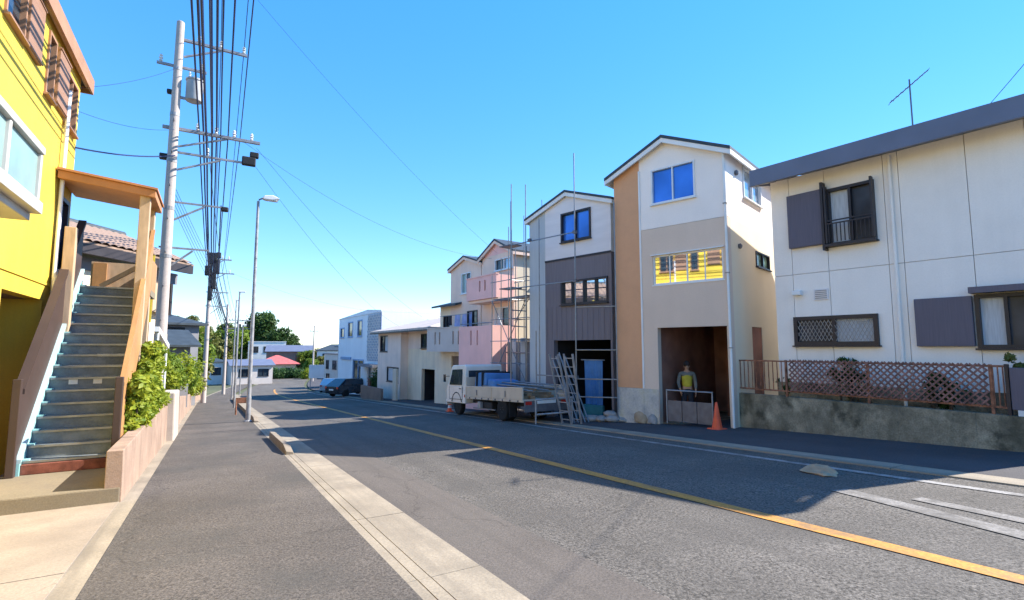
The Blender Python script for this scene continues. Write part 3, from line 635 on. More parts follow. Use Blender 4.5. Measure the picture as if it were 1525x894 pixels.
rs_.hexa([(-.55,2.6,6.05),(Lh+.45,2.6,6.05),(Lh+.45,5.8,4.8),(-.55,5.8,4.8)], [(-.55,2.6,6.11),(Lh+.45,2.6,6.11),(Lh+.45,5.8,4.86),(-.55,5.8,4.86)])
rf = rs_.build('roof', 'roof_tile', th)
mb = MB().tube([(-.55,2.6,6.15),(Lh+.45,2.6,6.15)], .13, 10); mb.build('ridge_cap', 'roof_dark', rf)
mb = MB().add([(-.15+.3*i/6, 0, .055*math.sin(math.pi*i/6)*(1 if True else 0)) for i in range(7)]+[(-.15+.3*i/6, .44, .03+.055*math.sin(math.pi*i/6)) for i in range(7)], [(i, i+1, i+8, i+7) for i in range(6)])
tile0 = mb.build('tile', 'roof_tile', rf, fix=False); ang = math.atan2(1.25, 3.2); first = True
for r_ in range(8):
    for c_ in range(20):
        q = (-.38+c_*.303, -.62+.40*r_*math.cos(ang), 4.885+.40*r_*math.sin(ang)+.006)
        if first: tile0.location = q; tile0.rotation_euler = (ang-.03, 0, 0); first = False
        else: share(tile0, 'tile', rf, q, (ang-.03, 0, 0))
MB().prism([(5.0,4.75),(.2,4.75),(2.6,5.95)], lambda p, t: (t, p[0], p[1]), Lh-.2, Lh).build('gable', 'house_cream', th)
MB().box(Lh-1.1, Lh-.35, -.30, -.002, 2.9, 3.95).build('shutter_case', 'cream_trim', th)
MB().box(Lh-.34, Lh-.24, -.34, -.002, 2.8, 4.0).build('shutter_edge', 'dark_frame', th)
t = thing('awning_sheet', 'narrow yellow sheet hanging in front of the tiled house', 'sheet', (-1.85, 19.2, .2))
MB().box(-.14, .14, -.02, .02, 2.2, 4.3).build('cloth', 'awning_yellow', t); MB().tube([(0,.02,0),(0,.02,4.4)], .025, 6).build('pole', 'steel', t)
# grey house further on
def simple_house(name, label, loc, rz, w, d, he, hr, mw, mr, wins=(), ridge='y', zb=-.5, over=.35, group=None, extra=None):
    """box house: front faces -y in local space, x from 0 to w, ridge along y or x"""
    t = thing(name, label, 'house', loc, rz, group); F = F_near(0)
    hl = [(a, b, c, e) for (a, b, c, e, *_) in wins if True]
    wall(MB(), F, 0, w, zb, he, hl, 0, -.2).build('front_wall', mw, t)
    mb = MB().box(0, .2, .2, d, zb, he); mb.box(w-.2, w, .2, d, zb, he); mb.box(.2, w-.2, d-.2, d, zb, he); mb.build('side_wall', mw, t)
    for wdef in wins: window(t, F, *wdef[:4], *(wdef[4:] if len(wdef) > 4 else ()))
    if hr <= he+.02:
        r = MB().box(-over*.3, w+over*.3, -over*.3, d+over*.3, he, he+.14).build('roof', mr, t)
    elif ridge == 'x':
        r = MB(); c = d/2; s = (hr-he)/c; y0 = -over; z0 = he-s*over
        r.prism([(y0,z0),(c,hr),(d+over,z0),(d+over,z0+.1),(c,hr+.1),(y0,z0+.1)], lambda p, tt: (tt, p[0], p[1]), -over, w+over); r = r.build('roof', mr, t)
        g = MB()
        for x in (0.003, w-.203): g.prism([(.2,he),(d-.2,he),(c,hr-.1)], lambda p, tt: (tt, p[0], p[1]), x, x+.2)
        g.build('gable', mw, t)
    elif ridge == 'hip':
        o = over; k = min(w, d)/2; z0 = he-.05
        B = [(-o,-o,z0),(w+o,-o,z0),(w+o,d+o,z0),(-o,d+o,z0)]; a = (k, d/2, hr) if w > d else (w/2, k, hr); b = (w-k, d/2, hr) if w > d else (w/2, d-k, hr)
        r = MB(); r.add(B+[a, b]+[(p[0],p[1],p[2]-.12) for p in B], ([(0,1,5,4),(1,2,5),(2,3,4,5),(3,0,4)] if w > d else [(0,1,4),(1,2,5,4),(2,3,5),(3,0,4,5)])+[(9,8,7,6),(0,6,7,1),(1,7,8,2),(2,8,9,3),(3,9,6,0)]); r = r.build('roof', mr, t)
    else:
        r = MB(); c = w/2; s = (hr-he)/c; x0 = -over; z0 = he-s*over
        r.prism([(x0,z0),(c,hr),(w+over,z0),(w+over,z0+.1),(c,hr+.1),(x0,z0+.1)], lambda p, tt: (p[0], tt, p[1]), -over, d+over); r = r.build('roof', mr, t)
        MB().prism([(.2,he),(w-.2,he),(c,hr-.1)], lambda p, tt: (p[0], tt, p[1]), .003, .2).build('gable', mw, t)
    return t, r
simple_house('grey_house', 'dark grey house behind the tiled house and the shrubs', (-5.2, 33.0, -1.2), R(28), 5.0, 5.0, 4.3, 5.3, 'house_grey', 'roof_dark', [(.8,1.9,1.0,2.2), (3.0,4.2,1.0,2.2), (.8,1.9,3.0,4.0), (3.0,4.2,3.0,4.0)], 'hip')
simple_house('low_grey_house', 'low grey house with a pent roof among the shrubs', (-3.0, 27.4, -.6), R(20), 2.2, 3.0, 2.4, 3.0, 'house_grey', 'roof_dark', [(.4,1.6,1.2,2.0)], 'x')
for k, (x, y, z, r, n, sz, m, lb) in enumerate((
    (-1.5,21.2,.75,.6,4200,.075,'leaf_lime','lime shrub above the retaining wall just past the tall pole'),
    (-1.55,23.6,.75,.8,4600,.08,'leaf_mid','mid-green shrub on the bank in front of the low grey house'),
    (-1.45,26.6,.6,.85,4600,.08,'leaf_lime','yellow-green rounded shrub overhanging the wall beyond the low grey house'),
    (-1.4,30.4,.3,.95,4600,.09,'leaf_mid','broad green shrub on the wall below the dark grey house'),
    (-1.3,34.5,.0,1.0,4400,.1,'leaf_lime','pale green shrub past the dark grey house'),
    (-1.3,39.0,-.7,1.0,4200,.1,'leaf_olive','reddish olive shrub at the foot of the cable-laden pole'),
    (-2.6,29.5,1.2,1.3,5200,.1,'leaf_mid','tall leafy tree-like shrub beside the dark grey house'),
    (-2.6,38.0,1.4,1.9,5600,.13,'leaf_mid','large leafy shrub rising behind the cable-laden pole'))):
    c = [(x+random.uniform(-.6,.4)*r, y+random.uniform(-1.1,1.1)*r, z+random.uniform(-.5,.5)*r) for _ in range(9)]
    shrub('shrub', lb, c, [r*random.uniform(.45,.7) for _ in c], n, sz, m, 20+k, 'shrubs on the bank above the footway')

# ------------------------------------------------------------------ white panel house (right)
RZG = gz(5.5)-.05; RA = R(7)
rh = thing('panel_house', 'white two-storey panel house with thick blue-grey eave and dark shutters', 'house', (13.2, 3.1, RZG), RA)
FR = F_front(RZG)
wins = [(2.58,3.58,4.05,5.45), (2.67,4.48,1.67,2.38), (.12,1.02,1.60,2.66)]
cols = [-.75, .1, .98, 2.12, 2.40, 3.62, 4.46, 4.92]; rows = [RZG-.2, 3.46, 5.98]
for i in range(len(cols)-1):
    for j in range(2):
        hs = [w for w in wins if w[0] < cols[i+1] and w[1] > cols[i]]
        mb = wall(MB(), FR, cols[i]+.006, cols[i+1]-.006, rows[j]+.006, rows[j+1]-.006, hs, 0, -.06)
        if mb.v: mb.build('wall_panel', 'panel_white', rh)
wall(MB(), FR, -.75, 4.92, RZG-.2, 5.98, wins, -.061, -.2).build('inner_wall', 'plaster_white', rh)
mb = MB().box(.2, 9, -.75, -.55, -.2, 5.9-RZG); mb.box(.2, 9, 4.72, 4.92, -.2, 5.9-RZG); mb.box(8.8, 9, -.55, 4.72, -.2, 5.9-RZG); mb.build('side_wall', 'panel_white', rh)
ep = lambda p, t: (p[0], t, p[1]-RZG)
ro = MB().prism([(-.58,6.14),(6.0,7.50),(9.6,6.5),(9.6,6.58),(6.0,7.60),(-.58,6.22)], ep, -1.05, 5.12).build('roof', 'roof_blue', rh)  # unseen ridge raised and near end lengthened to shape the shadow this house casts
MB().prism([(-.66,5.80),(-.585,5.80),(-.585,6.19),(-.66,6.23)], ep, -1.07, 5.14).build('eave_fascia', 'roof_blue', ro, bevel=.01)
for ya_, yb_2 in ((5.125, 5.16), (-1.09, -1.055)): MB().prism([(-.58,5.82),(6.0,7.22),(9.6,6.2),(9.6,6.48),(6.0,7.48),(-.58,6.12)], ep, ya_, yb_2).build('verge_board', 'roof_blue', ro)
MB().prism([(-.58,5.99),(-.002,5.99),(-.002,6.03),(-.58,6.03)], ep, -1.05, 5.12).build('soffit', 'white_paint', ro)
for ya_ in (4.70, -.73): MB().prism([(.25,5.9),(8.9,5.9),(8.9,6.4),(6.0,7.3),(.25,6.1)], ep, ya_, ya_+.18).build('gable', 'panel_white', rh)
# upper window with storm-shutter box and guard rail
w = window(rh, FR, 2.58, 3.58, 4.05, 5.45, 'dark_frame', ('glass_matte', 'curtain'), 2, .07, .07)
mb = MB()
for z in (4.55, 4.62): mb.fbox(FR, 2.6, 3.56, z, z+.03, .16, .19)
for k in range(11): a = 2.66+k*.084; mb.fbox(FR, a, a+.018, 4.12, 4.55, .165, .185)
for a in (2.58, 3.54): mb.fbox(FR, a, a+.04, 4.1, 5.5, .071, .2)
mb.fbox(FR, 2.56, 3.6, 4.02, 4.08, .071, .22); mb.build('guard_rail', 'dark_frame', w)
s = MB().fbox(FR, 3.66, 4.47, 4.12, 5.48, .003, .13).build('shutter_box', 'dark_shutter', rh, bevel=.012)
MB().fbox(FR, 3.60, 3.655, 3.95, 5.62, .003, .2).build('shutter_rail', 'dark_frame', s)
# lower small window with diamond grille
w = window(rh, FR, 2.67, 4.48, 1.67, 2.38, 'dark_frame', ('curtain', 'glass_matte'), 2, .09, .07)
for (ga, gb_) in ((2.77, 3.55), (3.60, 4.38)):
    k = ga-.26
    while k < gb_:
        for sgn in (1, -1):
            e0, e1 = max(k, ga), min(k+.26, gb_)
            if e1-e0 > .03:
                f0, f1 = (e0-k)/.26, (e1-k)/.26
                if sgn < 0: f0, f1 = 1-f0, 1-f1
                MB().bar(FR(e0, 1.78+.5*f0, .055+.006*sgn), FR(e1, 1.78+.5*f1, .055+.006*sgn), .010).build('grille_bar', 'galvanised', w)
        k += .085
# big lower window with shutter box
w = window(rh, FR, .12, 1.02, 1.60, 2.66, 'dark_frame', ('glass_matte', 'curtain'), 2, .07, .07)
MB().fbox(FR, .0, 1.06, 2.68, 2.80, .003, .28).build('window_hood', 'dark_shutter', w)
MB().fbox(FR, 1.05, 1.98, 1.64, 2.64, .003, .13).build('shutter_box', 'dark_shutter', rh, bevel=.012)
MB().fbox(FR, 4.24, 4.45, 2.92, 3.04, .003, .16).build('vent_hood', 'white_metal', rh, bevel=.02)
vg = MB().fbox(FR, 3.66, 3.98, 2.78, 3.04, .003, .03).build('vent_grille', 'grey_light', rh)
for k in range(5): MB().fbox(FR, 3.69, 3.95, 2.81+k*.045, 2.83+k*.045, .031, .04).build('louvre', 'galvanised', vg)
MB().tube([FR(2.26,5.9,.06), FR(2.26,.3,.06)], .032, 8).build('downpipe', 'panel_white', rh, smooth=True)
MB().fbox(FR, -.75, 4.95, RZG-.2, .75, .002, .04).build('plinth', 'concrete_old', rh)
# aerial
av = thing('tv_aerial', 'thin television aerial on the panel house roof', 'aerial', (12.9, 4.85, 6.15))
MB().tube([(0,0,-.02),(0,0,1.32)], .016, 6).build('mast', 'steel_dark', av)
MB().tube([(-.22,.30,.86),(.2,-.28,1.46)], .012, 6).build('boom', 'steel_dark', av)
for k in range(9):
    f = k/8; c = Vector((-.22,.30,.86)).lerp(Vector((.2,-.28,1.46)), f); l = .13-.05*f
    MB().tube([tuple(c+Vector((.8,.58,0))*l), tuple(c-Vector((.8,.58,0))*l)], .006, 5).build('element', 'steel_dark', av)
# boundary wall with rusty fence
bwz = gz(5.5); bw_ = thing('boundary_wall', 'low mossy stained concrete wall below the rusty fence', 'wall', (12.25, 5.5, bwz))
y = .2
while y < 8.95:
    a, b = y+.0015, min(y+1.25, 8.95)-.0015
    B = [(12.13, a, gz(a)-.15), (12.37, a, gz(a)-.15), (12.37, b, gz(b)-.15), (12.13, b, gz(b)-.15)]; T = [(12.15, a, .42), (12.35, a, .42), (12.35, b, .42), (12.15, b, .42)]
    o_ = Vector((12.25, 5.5, bwz)); MB().hexa([Vector(p)-o_ for p in B], [Vector(p)-o_ for p in T]).build('wall_block', 'concrete_old', bw_); y += 1.25
structure(MB().box(12.37, 13.25, .2, 8.6, -.3, .33).build('garden_bed', 'soil'))
fe = thing('garden_fence', 'rusty steel fence with diagonal wooden lattice on the mossy wall', 'fence', (12.25, 5.5, .42))
fx = 0
for z in (.13, .86): MB().box(-.02, .02, -2.0, 3.42, z-.018, z+.018).build('rail', 'rust', fe)
for yy in (-2.0, -1.78, .25, 2.08, 3.42): MB().box(-.025, .025, yy-.022, yy+.022, -.02, .89).build('post', 'rust', fe)
for k in range(11):
    yy = 2.2+k*.115; MB().box(-.009, .009, yy-.009, yy+.009, .148, .842).build('bar', 'rust', fe)
for k in range(3):
    yy = -1.95+k*.07; MB().box(-.009, .009, yy-.009, yy+.009, .148, .842).build('bar', 'rust', fe)
la, lb_, lz0, lz1 = -1.75, 1.98, .15, .90; H_ = lz1-lz0
k = la-H_
while k < lb_:
    for sgn, dx in ((1, -.034), (-1, -.048)):
        y0_, z0_, y1_, z1_ = (k, lz0, k+H_, lz1) if sgn > 0 else (k+H_, lz0, k, lz1)
        def cut(yc):
            f = (yc-y0_)/(y1_-y0_); return (yc, z0_+f*(z1_-z0_))
        pts = [(y0_, z0_), (y1_, z1_)]
        if sgn > 0:
            if y0_ < la: pts[0] = cut(la)
            if y1_ > lb_: pts[1] = cut(lb_)
        else:
            if y1_ < la: pts[1] = cut(la)
            if y0_ > lb_: pts[0] = cut(lb_)
        if abs(pts[0][0]-pts[1][0]) > .03:
            MB().bar((dx, *pts[0]), (dx, *pts[1]), .012, .032).build('slat', 'lattice_wood', fe)
    k += .128
gp_ = thing('gate_panel', 'dark navy sheet-metal gate panel at the end of the rusty fence', 'gate', (12.25, 3.0, .42))
MB().box(-.03, .03, -1.2, .46, .1, .84).build('sheet', 'dark_shutter', gp_, bevel=.01); MB().box(-.04, .04, .47, .52, -.02, .9).build('post', 'dark_frame', gp_); MB().box(-.05, .05, .30, .38, -.02, .1).build('foot', 'house_white', gp_)
for k, (y, z, r, m, lb) in enumerate(((6.35,1.15,.34,'leaf_dark','sparse dark shrub showing above the lattice below the barred window'), (3.35,1.35,.32,'leaf_olive','olive shrub behind the end of the rusty fence'), (2.75,1.45,.3,'leaf_mid','leafy green plant above the dark gate panel'), (4.6,.9,.36,'leaf_dark','low dark plant behind the lattice fence'), (7.9,.75,.22,'leaf_dark','small dark plant behind the barred end of the fence'))):
    c = [(12.7+random.uniform(-.15,.1), y+random.uniform(-.7,.7)*r, z+random.uniform(-.9,.3)*r) for _ in range(6)]+[(12.72, y, .5)]
    shrub('garden_plant', lb, c+[(12.7+random.uniform(-.15,.1), y+random.uniform(-1.1,1.1)*r, z+random.uniform(-1.0,.6)*r) for _ in range(8)], [r*random.uniform(.12,.34) for _ in range(15)], 620, .06, m, 60+k, 'plants behind the rusty fence', 'plant')

# ------------------------------------------------------------------ tan house
TZ = gz(10.5)-.02; tA = R(17)
tn = thing('new_tan_house', 'new three-storey house, white above taupe with an orange-brown side strip', 'house', (11.8, 8.85, TZ), tA)
FN = F_front(TZ); US, UE = -.10, 3.40; DP = 7.5
upw = (.75, 2.10, 5.88, 6.95); log = (.05, 2.12, 3.46, 4.33); gar = (.02, 2.02, TZ-.3, 2.20)
wall(MB(), FN, US, 2.50, 5.17, 7.02, [upw], 0, -.2).build('upper_wall', 'plaster_white', tn)
wall(MB(), FN, US, 2.50, TZ-.2, 5.16, [log, gar], .004, -.2).build('lower_wall', 'plaster_taupe', tn)
wall(MB(), FN, 2.50, UE, .42, 7.02, [], -.004, -.2).build('siding_strip', 'siding_orange', tn)
wall(MB(), FN, 2.50, UE, TZ-.2, .415, [], .02, -.2).build('plinth', 'plinth_stone', tn)
wall(MB(), FN, 2.04, 2.495, TZ-.2, .415, [], .02, .0045).build('plinth', 'plinth_stone', tn)
MB().fbox(FN, 2.475, 2.525, .42, 7.02, .005, .03).build('corner_trim', 'white_paint', tn)
zr = 7.80; c0 = (US+UE)/2
def gz_t(a): return 7.02+(zr-7.02)*(1-abs(a-c0)/(c0-US))-.02
MB().prism([(US, 7.021), (2.5, 7.021), (2.5, gz_t(2.5)), (c0, gz_t(c0)), (US+.01, gz_t(US)+.02)], lambda p, t: (t, p[0], p[1]-TZ), 0, .2).build('gable', 'plaster_white', tn)
MB().prism([(2.501, 7.021), (UE, 7.021), (2.501, gz_t(2.501))], lambda p, t: (t, p[0], p[1]-TZ), .004, .2).build('gable', 'siding_orange', tn)
gable_roof(tn, US, UE, 0, DP, 7.02, zr, .22, .09, zg=TZ)
# near side wall (faces the road user) and the rest of the shell
FS = F_near(TZ, US)
sw = [(1.35,2.95,5.98,7.0), (2.2,3.5,4.05,4.52), (1.6,2.5,TZ-.3,2.22)]
sw[0] = (1.35,2.95,5.98,6.92)
wall(MB(), FS, .2, DP, TZ-.2, 5.16, sw, 0, -.2).build('side_wall', 'side_cream', tn); wall(MB(), FS, .2, DP, 5.162, 7.0, sw, -.003, -.2).build('side_wall', 'plaster_white', tn)
mb = MB().box(.2, DP, UE-.2, UE, -.2, 7.0-TZ); mb.box(DP-.2, DP, US+.2, UE-.2, -.2, 7.0-TZ); mb.build('side_wall', 'side_cream', tn)
window(tn, FS, 1.35, 2.95, 5.98, 6.92, 'white_metal', 'glass_sky', 2)
window(tn, FS, 2.2, 3.5, 4.05, 4.52, 'dark_frame', 'glass_green', 2, .04)
MB().fbox(FS, 1.6, 2.5, TZ-.2, 2.22, -.16, -.1).build('back_door', 'house_brown', tn)
for (a, z) in ((.75, 6.55), (.8, 4.45)): MB().lathe([(.07,0),(.08,-.05),(.03,-.09)], FS(a, z, .0), 10, 'y').build('vent_cap', 'steel_dark', tn)
window(tn, FN, *upw, 'white_metal', 'glass_blue_sky', 2, .045, .03)
# strip window that mirrors the sunlit house across the road
w = window(tn, FN, *log, 'white_metal', 'glass_mirror', 4, .045, -.03)
MB().fbox(FN, log[0]-.04, log[1]+.04, log[3]+.002, log[3]+.03, .005, .07).build('drip_cap', 'white_metal', w)
# garage
mb = MB(); gx = 4.2
mb.box(.2, gx, gar[0]-.1, gar[0], -.2, 2.5-TZ); mb.box(.2, gx, gar[1], gar[1]+.1, -.2, 2.5-TZ); mb.box(gx, gx+.1, gar[0]-.1, gar[1]+.1, -.2, 2.5-TZ); mb.box(.2, gx, gar[0], gar[1], 2.35-TZ, 2.45-TZ)
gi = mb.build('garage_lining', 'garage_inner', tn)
MB().box(.2, gx, gar[0], gar[1], -.05, .02).build('garage_floor', 'concrete_old', gi)
MB().box(3.0, 3.1, .35, 1.2, .02, 2.1).build('inner_door', 'garage_inner', gi)
MB().tube([FN(US+.03,6.95,.045), FN(US+.03,TZ+.0,.045)], .035, 10).build('downpipe', 'white_paint', tn, smooth=True)
for z in (5.5, 3.6, 1.6): MB().fbox(FN, US-.02, US+.08, z, z+.03, .005, .09).build('pipe_clip', 'galvanised', tn)
# low screen and stacked boards across the garage
gb = thing('garage_hoarding', 'low grey site hoarding leaning across the garage mouth', 'hoarding', (11.55, 9.1, gz(9.1)), tA)
for k in range(3): MB().box(-.02, .02, .12+k*.42, .52+k*.42, .05, .62).build('board', 'steel_dark', gb)
MB().tube([(0,.1,.9),(0,1.4,.9)], .02, 6).build('rail', 'galvanised', gb)
for yy in (.11, 1.4): MB().tube([(0,yy,-.02),(0,yy,.92)], .02, 6).build('post', 'galvanised', gb)
for k, (x, y, w, h, m, lb) in enumerate(((11.15,11.35,.5,.36,'sack','pale yellow cement bag leaning at the tan house plinth'), (11.22,10.95,.32,.28,'sandbag','grey bag of rubble at the tan house plinth'))):
    t = bpy.data.objects.new('x', None)
    mb = MB().lathe([(.02,0),(w*.36,.02),(w*.42,h*.35),(w*.38,h*.7),(w*.2,h*.92),(w*.1,h)], (0,0,0), 12)
    mb.v = [(p[0]*.6+.02*math.sin(9*p[2]+p[1]*7), p[1]*1.1, p[2]+.02*math.sin(11*p[1])) for p in mb.v]
    o = mb.build('bag', m, None, smooth=True); o.location = (x-.15, y, gz(y)-.01); o.rotation_euler = (0,.2,tA); tag(o, lb, 'bag', 'bags by the plinth')

# ------------------------------------------------------------------ charcoal house with scaffold
GZ = gz(14.3)-.02; gA = R(13)
gh = thing('charcoal_house', 'new narrow house, light grey above charcoal siding, behind scaffold poles', 'house', (11.05, 12.65, GZ), gA)
FG = F_front(GZ); GE = 3.68
uw = (.73,2.06,5.34,6.40); lw = (.06,2.09,3.11,3.96); gg = (.0,2.46,GZ-.3,1.88)
wall(MB(), FG, -.08, 2.86, 4.76, 6.50, [uw], 0, -.2).build('upper_wall', 'grey_light', gh)
wall(MB(), FG, -.08, 2.86, GZ-.2, 4.755, [lw, gg], .006, -.2).build('lower_wall', 'charcoal_siding', gh)
wall(MB(), FG, 2.86, GE, GZ-.2, 6.50, [], -.004, -.2).build('side_strip', 'grey_strip', gh)
cg = (-.08+GE)/2; 
def gz_g(a): return 6.50+.64*(1-abs(a-cg)/(cg+.08))-.02
MB().prism([(-.08,6.501),(2.86,6.501),(2.86,gz_g(2.86)),(cg,gz_g(cg)),(-.07,gz_g(-.08)+.03)], lambda p, t: (t, p[0], p[1]-GZ), 0, .2).build('gable', 'grey_light', gh)
MB().prism([(2.861,6.501),(GE,6.501),(2.861,gz_g(2.861))], lambda p, t: (t, p[0], p[1]-GZ), .004, .2).build('gable', 'grey_strip', gh)
gable_roof(gh, -.08, GE, 0, 6, 6.50, 7.14, .14, .08, zg=GZ)
mb = MB().box(.2, 6, -.08, .12, -.2, 6.5-GZ); mb.box(.2, 6, GE-.2, GE, -.2, 6.5-GZ); mb.box(5.8, 6, .12, GE-.2, -.2, 6.5-GZ); mb.build('side_wall', 'charcoal_siding', gh)
window(gh, FG, *uw, 'dark_frame', 'glass_blue_sky', 2, .06, .05); window(gh, FG, *lw, 'dark_frame', 'glass_mirror', 4, .06, .05)
MB().fbox(FG, -.08, 2.86, 4.72, 4.79, .007, .03).build('belt_trim', 'dark_frame', gh)
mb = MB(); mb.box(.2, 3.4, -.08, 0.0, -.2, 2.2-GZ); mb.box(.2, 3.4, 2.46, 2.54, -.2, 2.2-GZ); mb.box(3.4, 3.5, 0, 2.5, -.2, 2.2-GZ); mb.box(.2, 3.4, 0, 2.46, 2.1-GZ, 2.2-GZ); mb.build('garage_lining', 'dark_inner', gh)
k = 0
for a in np.arange(0.0, 2.8, .23):
    MB().fbox(FG, a, a+.012, 1.9, 3.08, .0065, .016).build('siding_rib', 'charcoal_siding', gh)
bt = thing('blue_sheet', 'tall blue plastic sheet hung in the charcoal house garage', 'sheet', (11.3, 13.45, GZ+.05), gA)
mb = MB(); n = 12
for i in range(n+1):
    yy = -.05+.75*i/n; mb.v += [(.03*math.sin(i*1.7), yy, .42), (.03*math.sin(i*1.3+.6), yy, 1.9)]
    if i: a = 2*i-2; mb.f.append((a, a+2, a+3, a+1))
mb.build('sheet', 'blue_tarp', bt, fix=False); MB().box(-.06, .06, -.08, .74, -.02, .41).build('crate', 'teal_sheet', bt, bevel=.02)
MB().tube([(0,-.15,1.92),(0,.85,1.92)], .02, 6).build('bar', 'galvanised', bt)
# scaffold
sf = thing('scaffold', 'steel tube scaffold standing in front of the charcoal house', 'scaffold', (9.95, 12.6, gz(13)), gA)
def sp(u, v, z): return (v, u, z-gz(13))
STD = [(-.75,.62,6.2), (.35,.0,7.95), (3.6,.25,7.75), (3.9,.5,7.2), (-.75,.95,5.8), (3.3,-.05,4.5), (2.2,.1,2.2), (3.6,1.0,7.9), (2.75,.85,6.4)]
for (u, v, zt) in STD:
    MB().tube([sp(u,v,gz(13)-.02), sp(u,v,zt)], .02, 7).build('standard', 'steel', sf, smooth=True)
    MB().box(v-.07, v+.07, u-.07, u+.07, -.02, .01).build('base_plate', 'steel', sf)
for (a, b) in (((.35,.0,5.33),(3.6,.25,5.42)), ((.35,.0,3.75),(3.9,.3,3.80)), ((-.75,.62,2.9),(.35,.0,2.9)), ((-.75,.62,1.55),(.35,.0,1.55)), ((-.75,.62,.65),(.35,.0,.65)), ((-.75,.62,.1),(.35,.0,.1)), ((.35,0,.7),(2.2,.1,.7)), ((3.6,.25,3.0),(3.6,1.0,3.0)), ((3.6,.25,3.8),(3.6,1.0,3.8)), ((3.3,-.05,1.1),(3.9,.5,1.1)), ((3.3,-.05,2.4),(3.6,1.0,2.4))):
    MB().tube([sp(*a), sp(*b)], .021, 7).build('ledger', 'steel', sf)
MB().box(.28, .75, 3.55, 4.3, 3.82-gz(13), 3.86-gz(13)).build('deck', 'steel_dark', sf); MB().box(.28, .75, 3.55, 4.3, 5.44-gz(13), 5.48-gz(13)).build('deck', 'steel_dark', sf)
for (u, z) in ((.35,5.33), (.35,3.75), (.35,.7), (2.4,5.38)): MB().box(-.05, .05, u-.06, u+.06, z-gz(13)-.05, z-gz(13)+.05).build('coupler', 'steel_dark', sf)
sg = thing('scaffold', 'steel tube scaffold in the gap between the charcoal and pink houses', 'scaffold', (10.45, 16.7, gz(16.7)), R(6))
hz_ = -gz(16.7)
for (u, v, zt) in ((.1,.0,5.6), (.7,.05,4.2), (1.3,.0,6.6), (1.9,.05,5.4), (2.5,.0,4.8), (.1,.8,7.6), (.7,.8,6.9), (1.3,.8,7.2), (1.9,.8,6.0)):
    MB().tube([(v,u,-.02),(v,u,zt+hz_)], .019, 7).build('standard', 'steel', sg, smooth=True)
for z in (1.0, 1.9, 2.8, 3.6, 4.4):
    MB().tube([(0,0,z+hz_),(0,2.6,z+hz_)], .017, 6).build('ledger', 'steel', sg); MB().tube([(.8,0,z+hz_),(.8,2.0,z+hz_)], .017, 6).build('ledger', 'steel', sg)
    for u in (.1, 1.3): MB().tube([(0,u,z+hz_),(.8,u,z+hz_)], .017, 6).build('transom', 'steel', sg)
for (a, b) in (((0,.1,.2),(0,1.3,1.9)), ((0,1.3,1.9),(0,2.5,.2)), ((0,.1,3.6),(0,1.3,1.9)), ((0,1.3,1.9),(0,2.5,3.6)), ((.8,.1,4.4),(.8,1.9,2.8))): MB().tube([(a[0],a[1],a[2]+hz_),(b[0],b[1],b[2]+hz_)], .016, 6).build('brace', 'steel', sg)
for (u, z) in ((.1,1.92), (1.3,3.62), (.1,3.62)): MB().box(.02, .78, u, u+1.15, z+hz_+.02, z+hz_+.06).build('deck', 'steel_dark', sg)
# ladders and tube bundles leaning on the scaffold
for k, (x, y, lx, lb) in enumerate(((9.35,12.75,.55,'aluminium ladder leaning on the scaffold nearest the truck'), (9.62,12.62,.35,'second aluminium ladder leaning against the scaffold tubes'))):
    t = thing('ladder', lb, 'ladder', (x, y, gz(y)-.01), R(100), 'ladders leaning on the scaffold')
    for s in (-.19, .19): MB().bar((s,0,0), (s*.95,lx,2.1), .035, .06).build('rail', 'galvanised', t)
    for r_ in range(8): f = (r_+.5)/8; MB().bar((-.185,lx*f,2.1*f), (.185,lx*f,2.1*f), .025).build('rung', 'galvanised', t)
for k in range(5):
    o = MB().tube([(9.75+.1*k, 12.9-.05*k, gz(13)-.01), (9.55+.12*k, 13.75, gz(13)+1.9+.12*(k % 3))], .024, 7).build('scaffold_tube', 'steel', None, smooth=True)
    tag(o, 'loose scaffold tube leaning beside the ladders', 'tube', 'loose scaffold tubes')
br = thing('barrier_frame', 'white steel barrier frame behind the truck tail', 'barrier', (8.55, 13.25, gz(13.2)))
for (a, b) in (((0,0,0),(0,0,.75)), ((1.0,-.5,0),(1.0,-.5,.82)), ((0,0,.72),(1.0,-.5,.80)), ((0,0,.28),(1.0,-.5,.36))): MB().tube([a, b], .028, 8).build('tube', 'galvanised', br, smooth=True)
mg = thing('mesh_screen', 'grey upright site panels in the gap past the charcoal house', 'hoarding', (10.9, 16.9, gz(16.9)), R(-4))
for k in range(6): MB().box(-.02, .02, k*.42, k*.42+.40, 0, 2.9-.15*(k % 2)).build('panel', 'house_grey' if k % 2 else 'grey_strip', mg)
for z in (.6, 2.3): MB().tube([(-.05,-.1,z),(-.05,2.6,z)], .025, 6).build('rail', 'steel', mg)
for k, (x, y, s) in enumerate(((10.75,12.2,.30), (10.55,12.55,.26), (10.72,12.36,.24), (10.4,12.85,.27), (10.95,11.95,.22))):
    mb = MB().lathe([(.03,-.42),(.6,-.40),(.95,-.15),(1,.0),(.95,.15),(.55,.40),(.06,.42)], (0,0,0), 12)
    mb.v = [(p[0]*s*1.1+.02*math.sin(20*p[1]), p[1]*s*.75, (p[2]*s*.9+.35*s)) for p in mb.v]
    o = mb.build('sandbag', 'sandbag', None, smooth=True); o.location = (x, y, gz(y)-.02+(.16 if k == 2 else 0)); o.rotation_euler = (0,0,k*.8); tag(o, 'grey sandbag in the heap at the scaffold foot', 'sandbag', 'heap of sandbags')

